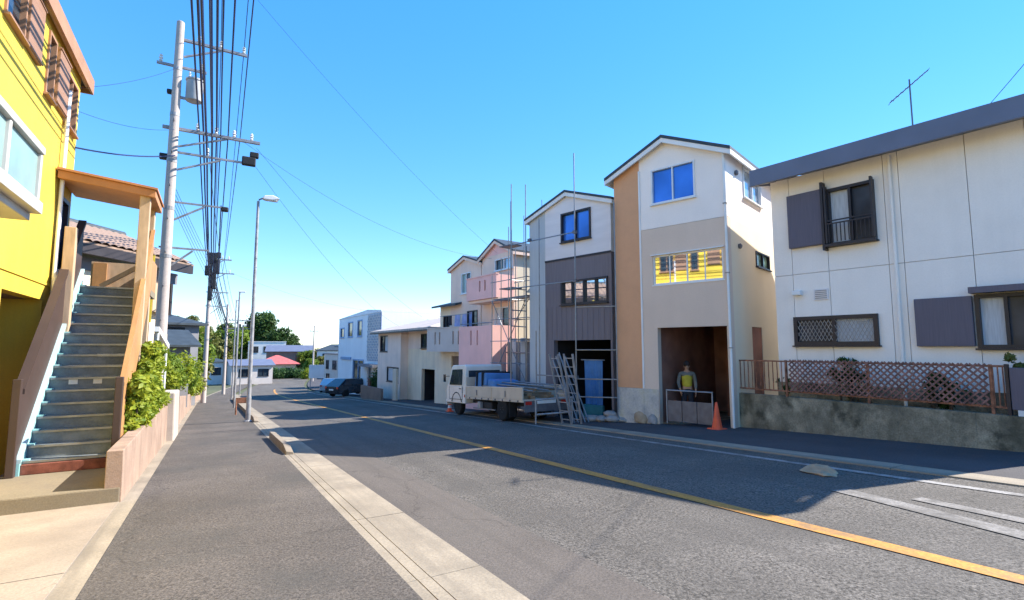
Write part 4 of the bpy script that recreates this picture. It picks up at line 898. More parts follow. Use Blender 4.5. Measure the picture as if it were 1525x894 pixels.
# ------------------------------------------------------------------ flatbed truck
TRX, TRY = 8.32, 13.55
tk = thing('flatbed_truck', 'small white flatbed truck parked beside the scaffold with its cab away from it', 'truck', (TRX, TRY, gz(TRY)-.02)); tk.rotation_euler = (-math.atan(SL), 0, 0)
W_ = 1.72; L_ = 6.1
mb = MB().box(.35, .47, .25, 5.2, .50, .64); mb.box(W_-.47, W_-.35, .25, 5.2, .50, .64)
for yy in (.4, 1.6, 2.8, 3.9): mb.box(.47, W_-.47, yy, yy+.1, .52, .62)
mb.build('chassis', 'black_plastic', tk)
MB().box(.0, W_, .05, 4.18, .66, .74).build('bed_floor', 'truck_bed', tk)
for x in (0.0, W_-.04):
    g = MB().box(x, x+.04, .05, 4.18, .745, 1.10).build('bed_side', 'truck_bed', tk, bevel=.008)
    for yy in (.08, 2.1, 4.1): MB().box(x-.012, x+.052, yy, yy+.05, .70, 1.11).build('stake', 'truck_bed', g)
    MB().box(x-.01, x+.05, .05, 4.18, 1.101, 1.12).build('top_rail', 'truck_white', g)
MB().box(.045, W_-.045, .01, .045, .36, .70).build('tailgate', 'steel_dark', tk); MB().box(.045, W_-.045, 4.14, 4.18, .745, 1.45).build('headboard', 'truck_bed', tk)
# cab: lofted profile with sloped windscreen
prof = [(4.28,.46),(5.98,.46),(6.04,.60),(6.02,1.02),(5.93,1.14),(5.62,1.86),(5.48,1.93),(4.36,1.93),(4.28,1.86)]
mb = MB(); n = len(prof); ins = lambda p: .0 if p[1] < 1.1 else .07*(p[1]-1.1)/.83
for sgn in (0, 1):
    for p in prof: mb.v.append((ins(p) if not sgn else W_-ins(p), p[0], p[1]))
mb.f += [tuple(range(n)), tuple(range(2*n-1, n-1, -1))]+[(i, n+i, n+(i+1) % n, (i+1) % n) for i in range(n)]
cab = mb.build('cab', 'truck_white', tk, bevel=.03)
for sx in (0, 1):
    xo = lambda z: (ins((0, z))-.006) if not sx else W_-ins((0, z))+.006
    pts = [(4.55,1.16),(5.72,1.16),(5.50,1.76),(4.55,1.76)]
    mb = MB().hexa([(xo(z), y, z) for y, z in pts], [(xo(z)+(.01 if not sx else -.01), y, z) for y, z in pts]); mb.build('side_window', 'glass_dark', cab)
    d = MB().box(-.008 if not sx else W_-.002, .002 if not sx else W_+.008, 4.52, 5.70, .62, 1.10).build('door', 'truck_white', tk, bevel=.004)
    MB().box(-.03 if not sx else W_+.008, -.008 if not sx else W_+.03, 4.6, 4.74, 1.0, 1.03).build('door_handle', 'black_plastic', d)
    m_ = MB().tube([(.03 if not sx else W_-.03,5.75,1.5),(-.16 if not sx else W_+.16,5.86,1.5)], .014, 6); m_.box(-.2 if not sx else W_+.1, -.1 if not sx else W_+.2, 5.83, 5.87, 1.28, 1.58); m_.build('mirror', 'black_plastic', tk, bevel=.01)
    MB().box(.08 if not sx else W_-.33, .33 if not sx else W_-.08, 6.03, 6.06, .66, .80).build('headlight', 'lamp_clear', tk, bevel=.01)
    MB().box(.08 if not sx else W_-.30, .30 if not sx else W_-.08, .0, .05, .58, .68).build('tail_lamp', 'lamp_red', tk)
MB().hexa([(.1,5.945,1.18),(W_-.1,5.945,1.18),(W_-.16,5.68,1.78),(.16,5.68,1.78)], [(.1,5.96,1.18),(W_-.1,5.96,1.18),(W_-.16,5.695,1.78),(.16,5.695,1.78)]).build('windscreen', 'glass_dark', cab)
MB().box(.18, W_-.18, 4.262, 4.276, 1.2, 1.7).build('rear_window', 'glass_dark', cab)
MB().box(.0, W_, 6.02, 6.12, .36, .58).build('bumper', 'truck_white', tk, bevel=.02)
MB().box(.1, .4, 2.3, 3.2, .34, .58).build('fuel_tank', 'black_plastic', tk, bevel=.04); MB().box(-.02, .1, 2.95, 3.15, .36, .58).build('tank_cap', 'rim', tk, bevel=.01); MB().box(.02, .06, 1.9, 3.6, .32, .36).build('side_guard', 'steel', tk)
def wheel(x, y, out):
    tyre = MB().lathe([(.2,-.10),(.33,-.10),(.36,-.07),(.36,.07),(.33,.10),(.2,.10)], (0,0,0), 22, 'x').build('wheel', 'rubber', tk, smooth=True); tyre.location = (x, y, .375)
    MB().lathe([(.20,-.06*out),(.20,.085*out),(.12,.06*out),(.05,.08*out)], (0,0,0), 18, 'x').build('rim', 'rim', tyre, smooth=True)
    m2 = MB()
    for a in range(6): t_ = a*math.pi/3; m2.lathe([(.014,.07*out),(.014,.10*out)], (0,.09*math.cos(t_),.09*math.sin(t_)), 6, 'x')
    m2.build('wheel_nuts', 'steel_dark', tyre)
for y in (1.45, 5.02):
    wheel(.13, y, -1); wheel(W_-.13, y, 1)
wheel(.34, 1.45, -1); wheel(W_-.34, 1.45, 1)
for x in (.02, W_-.27):
    MB().tube([(x+.12, 1.45+.46*math.cos(a), .375+.46*math.sin(a)) for a in np.linspace(.15, math.pi-.15, 9)], .03, 6).build('mudguard', 'black_plastic', tk)
MB().box(.5, 1.2, -.02, .0, .60, .70).build('number_plate', 'notice', tk)
for yy in (4.50, 5.715): MB().box(-.004, .0005, yy, yy+.016, .62, 1.12).build('door_seam', 'black_plastic', tk)
MB().box(-.004, .0005, 4.5, 5.73, .60, .616).build('door_seam', 'black_plastic', tk)
MB().tube([(-.004, 5.02+.47*math.cos(a), .40+.47*math.sin(a)) for a in np.linspace(.25, math.pi-.25, 9)], .022, 6).build('wheel_arch', 'black_plastic', tk)
for k in range(8): MB().box(-.03, -.001, .3+k*.5, .34+k*.5, .67, .72).build('rope_hook', 'steel_dark', tk)
for yy in (1.1, 3.2): MB().box(-.022, -.012, yy, yy+.06, .80, 1.0).build('latch', 'steel', tk)
MB().box(-.016, -.001, 4.25, 4.30, .70, .80).build('marker_lamp', 'cone_orange', tk)
for x in (.04, W_-.30): MB().box(x, x+.26, .96, .985, .16, .62).build('mud_flap', 'black_plastic', tk)
zt = gz(15)+.74
ld = thing('wrapped_load', 'blue wrapped crates strapped on a pallet behind the truck cab', 'load', (9.1, 16.6, gz(16.6)+.72))
MB().hexa([(-.6,-.1,.141),(.6,-.1,.141),(.6,.82,.141),(-.6,.82,.141)], [(-.55,-.04,.86),(.56,-.07,.82),(.55,.78,.80),(-.57,.76,.84)]).build('wrapped_crate', 'blue_tarp', ld, bevel=.05)
MB().hexa([(-.58,-.72,.141),(.5,-.72,.141),(.5,-.14,.141),(-.58,-.14,.141)], [(-.54,-.68,.62),(.46,-.68,.60),(.46,-.17,.64),(-.54,-.17,.66)]).build('wrapped_crate', 'blue_tarp', ld, bevel=.05)
for yy in (.1, .55): MB().box(-.64, .64, yy, yy+.04, .1, .875).build('strap', 'black_plastic', ld)
MB().box(-.6, .6, -.72, .82, .02, .14).build('pallet', 'timber', ld)
for k, (x, y, z, l) in enumerate(((8.52,13.9,.0,3.0), (8.72,13.8,.0,3.2), (8.62,13.85,.09,2.9), (9.3,13.9,.0,2.2), (9.5,13.9,.0,2.2), (9.4,13.9,.09,2.2), (8.53,16.0,.12,1.5), (8.53,15.95,.24,1.5))):
    zz = gz(y)+.73+z; o = MB().hexa([(x,y,zz),(x+.18,y,zz),(x+.18,y+l,zz-SL*l),(x,y+l,zz-SL*l)], [(x,y,zz+.085),(x+.18,y,zz+.085),(x+.18,y+l,zz+.085-SL*l),(x,y+l,zz+.085-SL*l)]).build('plank', 'timber')
    tag(o, 'brown timber plank lying on the truck bed', 'plank', 'planks on the truck bed')
for k in range(7):
    x = 8.45+.19*k; y = 13.75; zz = gz(y)+1.02+.07*(k % 3); o = MB().tube([(x,y-.5,zz),(x+.05,y+3.0,zz+.12-SL*3.2)], .024, 7).build('scaffold_pipe', 'steel', None, smooth=True)
    tag(o, 'steel scaffold pipe laid lengthways on the truck bed', 'pipe', 'pipes on the truck bed')
MB_ = MB().bar((8.42,14.0,gz(14)+1.0),(9.9,14.0,gz(14)+1.0),.08); tag(MB_.build('bearer', 'timber'), 'timber bearer under the pipes on the truck bed', 'bearer', 'bearers on the truck bed')
tag(MB().bar((8.42,16.3,gz(16.3)+1.0),(9.9,16.3,gz(16.3)+1.0),.08).build('bearer', 'timber'), 'timber bearer under the pipes on the truck bed', 'bearer', 'bearers on the truck bed')

# ------------------------------------------------------------------ cones, sack, worker
def cone(x, y, lb, s=1.0):
    t = thing('traffic_cone', lb, 'traffic cone', (x, y, gz(y)-.02))
    MB().box(-.19*s, .19*s, -.19*s, .19*s, 0, .035).build('base', 'cone_orange', t, bevel=.02)
    MB().lathe([(.14*s,.03),(.11*s,.2*s)], (0,0,0), 16).build('skirt', 'cone_orange', t, smooth=True)
    MB().lathe([(.1095*s,.2*s),(.085*s,.36*s)], (0,0,0), 16).build('sleeve', 'cone_white' if s < .9 else 'cone_orange', t, smooth=True)
    MB().lathe([(.0845*s,.36*s),(.03*s,.72*s),(.02*s,.73*s)], (0,0,0), 16).build('tip', 'cone_orange', t, smooth=True)
cone(11.35, 8.95, 'orange traffic cone standing by the garage corner of the tan house', .95)
cone(8.85, 20.5, 'orange and white traffic cone in front of the truck bumper', .75)
MB_ = MB().lathe([(.03,0),(.30,.02),(.36,.09),(.30,.19),(.16,.26),(.03,.28)], (0,0,0), 18)
MB_.v = [(p[0]*(.62+.1*math.sin(3*p[1])), p[1]*1.05+.03*math.sin(13*p[0]), p[2]*(.9+.25*math.sin(8*p[1]+4*p[0]))) for p in MB_.v]
MB_.v = [(p[0]*(1+.28*math.sin(3*math.atan2(p[1],p[0])+.6)+.12*math.sin(7*math.atan2(p[1],p[0]))), p[1]*(1+.25*math.sin(2*math.atan2(p[1],p[0])+1.1)+.1*math.sin(8*math.atan2(p[1],p[0]))), p[2]*(1+.35*math.sin(17*p[0]+9*p[1]))) for p in MB_.v]
o = MB_.build('crumpled_sack', 'sack', None); o.scale = (.95,.95,.3); o.location = (7.95, 4.45, gz(4.45)-.035); o.rotation_euler = (0,0,R(-25)); tag(o, 'crumpled pale beige sack lying in the oncoming lane', 'sack')

def skin(name, m, joints, edges, parent, root=0, sub=2):
    me = bpy.data.meshes.new(name); me.from_pydata([j[:3] for j in joints], edges, []); me.materials.append(M[m])
    o = bpy.data.objects.new(name, me); col.objects.link(o); o.parent = parent
    md = o.modifiers.new('skin', 'SKIN'); md.use_smooth_shade = True
    for i, j in enumerate(joints):
        sv = me.skin_vertices[0].data[i]; sv.radius = (j[3], j[4] if len(j) > 4 else j[3]); sv.use_root = (i == root)
    s = o.modifiers.new('sub', 'SUBSURF'); s.levels = sub; s.render_levels = sub
    return o
pe = thing('person', 'person in a yellow vest and dark trousers standing inside the garage mouth', 'person', (12.35, 10.75, TZ+.02), R(-40))
# facing local -y, arms relaxed, slight bend at the elbows
J = [(0,0,.93,.13,.10),(0,.0,1.10,.12,.09),(0,.01,1.28,.145,.10),(0,.015,1.40,.12,.08),(0,.01,1.49,.05),(0,-.01,1.58,.075,.085),(0,-.015,1.68,.07,.08),
     (.09,0,.88,.085),(.10,-.02,.50,.06),(.11,.02,.09,.042),(.12,-.12,.035,.04,.03),(-.09,0,.88,.085),(-.11,.0,.50,.06),(-.12,.03,.09,.042),(-.13,-.11,.035,.04,.03),
     (.19,.01,1.39,.055),(.24,.03,1.12,.042),(.23,-.08,.90,.032),(.225,-.12,.82,.035,.02),(-.19,.01,1.39,.055),(-.25,.03,1.12,.042),(-.22,-.12,.92,.032),(-.21,-.17,.85,.035,.02)]
E_ = [(0,1),(1,2),(2,3),(3,4),(4,5),(5,6),(0,7),(7,8),(8,9),(9,10),(0,11),(11,12),(12,13),(13,14),(3,15),(15,16),(16,17),(17,18),(3,19),(19,20),(20,21),(21,22)]
for (hx, hy, hz, s) in ((.225,-.12,.82,1), (-.21,-.17,.85,-1)):
    b0 = J.index(next(j for j in J if j[:3] == (hx,hy,hz)))
    for q in range(4):
        i0 = len(J); y_ = -.03+.02*q; l = (.06,.07,.065,.05)[q]
        J += [(hx, hy+y_, hz-.045, .010), (hx-.008*s, hy+y_-.006, hz-.045-l*.5, .009), (hx-.02*s, hy+y_-.01, hz-.045-l, .008)]; E_ += [(b0,i0),(i0,i0+1),(i0+1,i0+2)]
    i0 = len(J); J += [(hx-.015*s, hy-.045, hz-.01, .011), (hx-.025*s, hy-.06, hz-.05, .009)]; E_ += [(b0,i0),(i0,i0+1)]
skin('body', 'skin', J, E_, pe, 0, 1)
skin('trousers', 'trouser', [(0,0,.98,.145,.11),(0,0,.92,.145,.11),(.09,0,.82,.10),(.10,-.02,.50,.078),(.11,.02,.12,.06),(-.09,0,.82,.10),(-.11,0,.50,.078),(-.12,.03,.12,.06)], [(0,1),(1,2),(2,3),(3,4),(1,5),(5,6),(6,7)], pe)
skin('jacket', 'jacket', [(0,0,.98,.14,.105),(0,0,1.12,.14,.105),(0,.01,1.28,.16,.115),(0,.015,1.41,.13,.09),(.20,.01,1.39,.066),(.245,.03,1.12,.055),(.235,-.07,.92,.043),(-.20,.01,1.39,.066),(-.255,.03,1.12,.055),(-.225,-.11,.94,.043)], [(0,1),(1,2),(2,3),(3,4),(4,5),(5,6),(3,7),(7,8),(8,9)], pe)
skin('vest', 'vest_yellow', [(0,0,.95,.160,.122),(0,0,1.12,.158,.122),(0,.01,1.28,.178,.132),(0,.015,1.40,.14,.104)], [(0,1),(1,2),(2,3)], pe)
MB().lathe([(.088,0),(.090,.05),(.075,.09),(.03,.115),(.005,.12)], (0,-.008,1.655), 16).build('cap', 'trouser', pe, smooth=True)
MB().lathe([(.080,0),(.086,.06)], (0,.004,1.60), 16).build('hair', 'hair', pe, smooth=True)
for s in (-1, 1):
    MB().lathe([(.002,-.006),(.010,0),(.002,.006)], (s*.028,-.092,1.625), 8, 'y').build('eye', 'hair', pe); MB().box(s*.045-.012+.045*s*.7, s*.045+.012+.045*s*.7, -.02, .015, 1.58, 1.635).build('ear', 'skin', pe, bevel=.008)
    MB().box(.115*s-.045, .115*s+.045, -.18, .07, 0, .085).build('shoe', 'black_plastic', pe, bevel=.03)
MB().prism([(-.10,1.585),(-.118,1.582),(-.09,1.62)], lambda p, t: (t, p[0], p[1]), -.012, .012).build('nose', 'skin', pe); MB().box(-.022, .022, -.096, -.088, 1.555, 1.562).build('mouth', 'brick_red', pe)

# ------------------------------------------------------------------ pink and peach houses
PZ = gz(20); pA = R(5)
pk = thing('pink_house', 'three-storey house with pink balconies and a pink lower wall', 'house', (11.5, 19.6, PZ), pA)
FP = F_front(PZ); FPs = F_near(PZ, 0)
wall(MB(), FP, 0, 2.72, PZ-.3, 6.02, [(.0+.06,1.52,5.22,5.78), (.35,1.5,2.5,3.5)], 0, -.2).build('front_wall', 'peach_wall', pk)
MB().prism([(0,6.021),(2.72,6.021),(1.36,6.62)], lambda p, t: (t, p[0], p[1]-PZ), 0, .2).build('gable', 'pink_wall', pk)
gable_roof(pk, 0, 2.72, 0, 6, 6.02, 6.68, .18, .09, 'roof_dark', 'peach_wall', PZ)
wall(MB(), FPs, .2, 6, PZ-.3, 6.02, [(1.0,1.5,4.4,5.3), (2.4,3.0,4.4,5.3), (1.2,2.0,2.3,3.2)], 0, -.2).build('side_wall', 'side_cream', pk)
for wd in ((1.0,1.5,4.4,5.3,'dark_frame','glass_dark',1), (2.4,3.0,4.4,5.3,'dark_frame','glass_dark',1), (1.2,2.0,2.3,3.2,'dark_frame','glass_dark',2)): window(pk, FPs, *wd)
mb = MB().box(.2, 6, 2.52, 2.72, -.3, 6.02-PZ); mb.box(5.8, 6, .2, 2.52, -.3, 6.02-PZ); mb.build('side_wall', 'peach_wall', pk)
window(pk, FP, .06, 1.52, 5.22, 5.78, 'white_metal', ('glass_sky','glass_dark'), 2); window(pk, FP, .35, 1.5, 2.5, 3.5, 'white_metal', ('glass_dark','house_white'), 2)
def balcony(parent, u0, u1, z0, z1, dep, m, slots, F, zb):
    b = MB(); b.fbox(F, u0, u1, z0-.12, z0, .003, dep); o = b.build('balcony', m, parent)
    xs_ = [u0]+[q for s_ in slots for q in s_]+[u1]; pn = MB()
    wall(pn, F, u0, u1, z0+.001, z1, [(s_[0], s_[1], z0+.25, z1-.18) for s_ in slots], dep, dep-.1); pn.build('front_panel', m, o)
    for u in (u0, u1-.1): MB().fbox(F, u, u+.1, z0+.001, z1, .003, dep-.101).build('side_panel', m, o)
    MB().fbox(F, u0-.02, u1+.02, z1+.001, z1+.05, dep-.13, dep+.03).build('coping', m, o)
    for s_ in slots: MB().fbox(F, s_[0], s_[1], z0+.25, z1-.18, dep-.09, dep-.06).build('slot', 'brown_trim', o)
    return o
balcony(pk, -.02, 2.55, 3.95, 4.86, .95, 'pink_wall', [(.85,.98),(1.3,1.43)], FP, PZ)
MB().fbox(FP, -.02, 2.55, 3.70, 3.82, .003, .85).build('balcony_cornice', 'peach_wall', pk)
lo = wall(MB(), FP, -.15, 2.72, PZ-.3, 2.60, [(1.0,1.4,.1,.55), (1.0,1.12,1.75,2.4), (1.55,1.67,1.75,2.4)], 1.25, 1.1).build('lower_front', 'pink_wall', pk)
for (a, b) in ((1.0,1.12), (1.55,1.67)): MB().fbox(FP, a, b, 1.75, 2.4, 1.12, 1.15).build('slot', 'brick_red', lo)
window(pk, lambda a, z, d: FP(a, z, d+1.2), 1.0, 1.4, .1, .55, 'dark_frame', 'glass_dark', 1, .04)
MB().fbox(FP, -.15, -.05, PZ-.3, 2.60, .003, 1.099).build('lower_side', 'pink_wall', pk); MB().fbox(FP, 2.60, 2.72, PZ-.3, 2.60, .003, 1.099).build('lower_side', 'pink_wall', pk)
MB().fbox(FP, -.05, 2.60, 1.55, 1.68, .003, 1.099).build('terrace_floor', 'peach_wall', pk)
MB().tube([FP(-.1,2.72,1.2), FP(2.65,2.72,1.2)], .025, 6).build('rail', 'steel', pk)
ph = thing('peach_house', 'three-storey peach house with lean-to roof and grey-cream balcony', 'house', (11.27, 22.4, PZ-.1), pA)
Z2 = PZ-.1; F2 = F_front(Z2)
wall(MB(), F2, 0, 3.12, PZ-.4, 5.86, [(.95,1.95,4.42,5.5), (.3,1.3,2.55,3.5)], 0, -.2).build('front_wall', 'peach_wall', ph)
MB().prism([(0,5.861),(3.12,5.861),(1.56,6.28)], lambda p, t: (t, p[0], p[1]-Z2), 0, .2).build('gable', 'peach_wall', ph)
gable_roof(ph, 0, 3.12, 0, 6, 5.86, 6.34, .15, .08, 'roof_dark', 'peach_wall', Z2)
mb = MB().box(.2, 6, 0, .2, -.4, 5.86-Z2); mb.box(.2, 6, 2.92, 3.12, -.4, 5.86-Z2); mb.box(5.8, 6, .2, 2.92, -.4, 5.86-Z2); mb.build('side_wall', 'peach_wall', ph)
window(ph, F2, .95, 1.95, 4.42, 5.5, 'white_metal', ('glass_dark','glass_pale'), 2); window(ph, F2, .3, 1.3, 2.55, 3.5, 'dark_frame', ('glass_dark','laundry'), 2)
wall(MB(), F2, 3.12, 4.5, PZ-.4, 3.93, [(3.4,4.1,2.6,3.4)], -.1, -.3).build('wing_wall', 'cream_wall', ph); window(ph, lambda a,z,d: F2(a,z,d-.1), 3.4, 4.1, 2.6, 3.4)
MB().box(.4, 6, 4.3, 4.5, -.4, 3.93-Z2).build('wing_side', 'cream_wall', ph)
MB().prism([(.45,3.82),(2.2,4.28),(2.2,4.36),(.45,3.92)], lambda p, t: (-p[0]+.45 if False else p[0]-.85, t, p[1]-Z2), 1.9, 4.62).build('lean_to_roof', 'roof_dark', ph)
balcony(ph, 0.0, 3.9, 1.55, 2.62, 1.0, 'cream_grey', [(.35,.5),(.9,1.05),(2.35,2.5),(2.85,3.0)], F2, Z2)
wall(MB(), F2, .0, 4.5, PZ-.4, 1.42, [(.5,1.2,.35,1.0), (1.8,2.6,PZ-.5,1.2)], .2, .02).build('ground_wall', 'cream_wall', ph)
MB().fbox(F2, 1.8, 2.6, PZ-.4, 1.2, .06, .1).build('front_door', 'house_brown', ph); window(ph, lambda a,z,d: F2(a,z,d+.17), .5, 1.2, .35, 1.0, 'dark_frame', 'glass_dark', 1, .05)
for k, (u, c, w, h, lb) in enumerate(((.55,'laundry',.42,.75,'pale blue shirt drying above the grey-cream balcony'), (1.25,'laundry',.5,.62,'pale blue towel drying above the grey-cream balcony'), (2.0,'trouser',.3,.5,'dark cloth drying above the grey-cream balcony'))):
    p = Vector((11.27,22.4,0))+Matrix.Rotation(pA, 3, 'Z') @ Vector((-.6,u,0)); mb = MB(); n = 6
    for i in range(n+1): mb.v += [(.04*math.sin(i*1.9), -w/2+w*i/n, 0), (.02*math.sin(i*1.5), -w/2+w*i/n, h)]
    for i in range(n): mb.f.append((2*i, 2*i+2, 2*i+3, 2*i+1))
    o = mb.build('laundry', c, None, fix=False); o.location = (p.x, p.y, 3.28-h); o.rotation_euler = (0,0,pA); md = o.modifiers.new('t','SOLIDIFY'); md.thickness = .015; tag(o, lb, 'laundry', 'washing on the balcony')
p = [tuple(Vector((11.27,22.4,3.285))+Matrix.Rotation(pA, 3, 'Z') @ Vector((-.6,u,0))) for u in (-.02, 3.2)]
tag(MB().tube(p, .015, 6).build('washing_pole', 'steel'), 'thin washing pole over the grey-cream balcony', 'pole')

# ------------------------------------------------------------------ beige house and pale blue house
BZ = gz(32); bA = R(3)
bh = thing('beige_house', 'beige two-storey house with a low pale hipped roof', 'house', (11.3, 28.0, BZ), bA)
FB = F_front(BZ)
wall(MB(), FB, -.4, 4.6, BZ-.4, 2.75, [(.95,2.45,1.5,2.5), (.1,2.3,BZ-.5,.35)], 0, -.2).build('front_wall', 'cream_wall', bh)
wall(MB(), FB, 4.6, 9.1, BZ-.4, 2.75, [(7.1,8.7,1.35,2.5), (4.9,7.2,-.65,.35)], .5, .3).build('bay_wall', 'beige_wall', bh)
MB().box(-.3, 5, 4.6, 4.75, -.4, 2.75-BZ).build('bay_side', 'beige_wall', bh)
MB().box(.2, 6, -.4, -.2, -.4, 2.75-BZ).build('side_wall', 'cream_wall', bh); MB().box(-.3, 6, 8.9, 9.1, -.4, 2.75-BZ).build('side_wall', 'beige_wall', bh)
wall(MB(), FB, -.38, 4.58, 1.58, 2.74, [(.95,2.45,1.5,2.5)], .012, .002).build('upper_cladding', 'beige_wall', bh)
window(bh, FB, .95, 2.45, 1.62, 2.5, 'dark_frame', 'glass_dark', 2); window(bh, lambda a,z,d: FB(a,z,d+.45), 7.1, 8.7, 1.35, 2.5, 'dark_frame', ('curtain','glass_dark'), 2, .07); window(bh, lambda a,z,d: FB(a,z,d+.45), 4.9, 7.2, -.65, .35, 'dark_frame', ('glass_dark','curtain'), 2, .07)
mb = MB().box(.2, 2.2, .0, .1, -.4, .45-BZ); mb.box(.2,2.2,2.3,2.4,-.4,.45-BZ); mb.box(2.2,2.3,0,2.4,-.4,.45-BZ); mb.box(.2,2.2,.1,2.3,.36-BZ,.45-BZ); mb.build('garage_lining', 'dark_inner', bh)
rr = MB(); x0, x1, y0, y1, ze = -1.0, 6.3, -.8, 9.5, 2.80; B = [(x0,y0,ze-BZ),(x1,y0,ze-BZ),(x1,y1,ze-BZ),(x0,y1,ze-BZ)]; a_, b_ = (2.6,2.4,3.72-BZ), (2.6,6.4,3.72-BZ)
rr.add(B+[a_,b_]+[(p[0],p[1],p[2]-.12) for p in B], [(0,1,4),(1,2,5,4),(2,3,5),(3,0,4,5),(9,8,7,6),(0,6,7,1),(1,7,8,2),(2,8,9,3),(3,9,6,0)])
br_ = rr.build('roof', 'roof_pale', bh); MB().box(x0-.02, x0+.05, y0, y1, ze-BZ-.2, ze-BZ-.125).build('gutter', 'dark_frame', br_)
MB().fbox(FB, 4.62, 8.9, BZ-.2, BZ+.7, 1.6, 1.75).build('garden_wall', 'house_brown', bh)
MB().fbox(FB, 3.9, 4.5, BZ-.2, .3, .9, 1.05).build('gate_pillar', 'house_cream', bh)
ch = thing('roof_tank', 'white water tank with a dark vent standing behind the beige roof ridge', 'tank', (15.0, 38.5, BZ)); 
MB().box(-.6, .6, -.6, .6, -.2, 4.2).build('tower', 'house_white', ch); MB().lathe([(.55,4.2),(.6,4.3),(.6,5.3),(.4,5.55),(.05,5.6)], (0,0,0), 16).build('tank', 'house_white', ch, smooth=True); MB().lathe([(.2,4.4),(.2,5.2)], (-.62,.5,.1), 10).build('vent', 'dark_frame', ch)
an = thing('roof_antenna_frame', 'thin square steel aerial frame on the beige roof end', 'aerial', (11.9, 28.6, 3.05))
for (a, b) in (((0,0,0),(0,0,1.1)), ((0,-.55,.2),(0,-.55,1.1)), ((0,0,1.1),(0,-.55,1.1))): MB().tube([a,b], .025, 6).build('tube', 'steel_dark', an)
LZ = gz(45); lA = R(2)
bl = thing('pale_blue_house', 'pale blue flat-topped house with diagonal lattice cladding at one end', 'house', (11.2, 40.5, LZ), lA)
FBl = F_front(LZ)
wl_ = [(10.2,11.7,2.6,3.6), (7.2,8.9,2.6,4.05), (4.2,5.7,2.6,4.1), (3.5,6.9,LZ+.2,.65)]
wall(MB(), FBl, -1.0, 12.4, LZ-.4, 4.45, wl_, 0, -.2).build('front_wall', 'blue_wall', bl)
MB().box(.2, 7, -1.0, -.8, -.4, 4.45-LZ).build('side_wall', 'blue_wall', bl); MB().box(.2, 7, 12.2, 12.4, -.4, 4.45-LZ).build('side_wall', 'blue_wall', bl)
MB().prism([(-1.0,4.46),(12.4,4.46),(12.4,4.5),(2.6,4.85),(-1.0,4.6)], lambda p, t: (t, p[0], p[1]-LZ), -.05, 7).build('parapet', 'blue_wall', bl)
for wd in wl_[:3]: window(bl, FBl, *wd, 'blue_wall_dark', 'glass_dark', 1, .12, .04)
window(bl, FBl, *wl_[3], 'blue_wall_dark', 'glass_dark', 2, .12, .04)
MB().fbox(FBl, 7.5, 11.0, .55, .8, .003, .12).build('name_board', 'blue_wall_dark', bl)
lt = MB().fbox(FBl, -.95, 2.6, .6, 4.4, .004, .03).build('lattice_backing', 'blue_wall_dark', bl)
k = -4.7
while k < 2.5:
    for sg, dd in ((1,.05), (-1,.075)):
        lo_, hi_ = k, k+3.7; za, zb_ = (.65, 4.35) if sg > 0 else (4.35, .65)
        u0, u1 = max(lo_, -.9), min(hi_, 2.55)
        if u1-u0 > .15:
            f0, f1 = (u0-lo_)/3.7, (u1-lo_)/3.7
            MB().bar(FBl(u0, za+(zb_-za)*f0, dd), FBl(u1, za+(zb_-za)*f1, dd), .02, .10).build('lattice_slat', 'house_white', lt)
    k += .42
MB().fbox(FBl, -1.8, 2.2, .15, .35, .003, .9).build('porch_roof', 'house_grey', bl)
MB().fbox(FBl, 1.4, 3.2, LZ-.3, .14, .2, .35).build('porch_wall', 'house_white', bl)
# car, brick pier and hedge in front of the blue house
def car(label, x, y, rz, m):
    t = thing('parked_car', label, 'car', (x, y, gz(y)-.01), rz)
    prof = [(-2.0,.28),(2.0,.28),(2.08,.5),(2.02,.78),(1.1,.92),(.45,1.40),(-1.2,1.45),(-1.85,1.0),(-2.06,.85)]; n = len(prof); mb = MB(); ins = lambda z: .0 if z < .9 else .16*(z-.9)/.5
    for s in (0, 1):
        for p in prof: mb.v.append(((-.82+ins(p[1])) if not s else .82-ins(p[1]), p[0], p[1]))
    mb.f += [tuple(range(n)), tuple(range(2*n-1, n-1, -1))]+[(i, n+i, n+(i+1) % n, (i+1) % n) for i in range(n)]; b = mb.build('body', m, t, bevel=.05)
    for s in (-1, 1):
        MB().hexa([(s*.80,.95,.94),(s*.80,-1.65,1.0),(s*.665,-1.15,1.38),(s*.68,.42,1.34)], [(s*.83,.95,.94),(s*.83,-1.65,1.0),(s*.695,-1.15,1.38),(s*.71,.42,1.34)]).build('side_window', 'glass_dark', b)
        for yy in (-1.3, 1.3):
            w = MB().lathe([(.18,-.09),(.29,-.09),(.31,-.06),(.31,.06),(.29,.09),(.18,.09)], (0,0,0), 16, 'x').build('wheel', 'rubber', t, smooth=True); w.location = (s*.75, yy, .31); MB().lathe([(.18,-.05*s),(.18,.08*s),(.05,.07*s)], (0,0,0), 14, 'x').build('rim', 'rim', w)
        MB().box(s*.62-.14, s*.62+.14, 2.03, 2.08, .6, .74).build('headlight', 'lamp_clear', t); MB().box(s*.68-.1, s*.68+.1, -2.08, -2.02, .7, .84).build('tail_lamp', 'lamp_red', t)
    MB().hexa([(-.62,1.06,.97),(.62,1.06,.97),(.55,.5,1.37),(-.55,.5,1.37)], [(-.62,1.10,.99),(.62,1.10,.99),(.55,.53,1.40),(-.55,.53,1.40)]).build('windscreen', 'glass_dark', b)
    MB().box(-.25, .25, -2.10, -2.06, .55, .67).build('number_plate', 'notice', t)
    return t
car('black car parked nose-in before the pale blue house', 10.0, 43.3, R(-62), 'car_black')
car('silver car parked past the black car by the dark houses', 10.9, 56.5, R(-20), 'car_silver')
bp = thing('brick_pier', 'dark red brick gate pier between the beige and pale blue houses', 'pier', (10.6, 39.3, gz(39.3)))
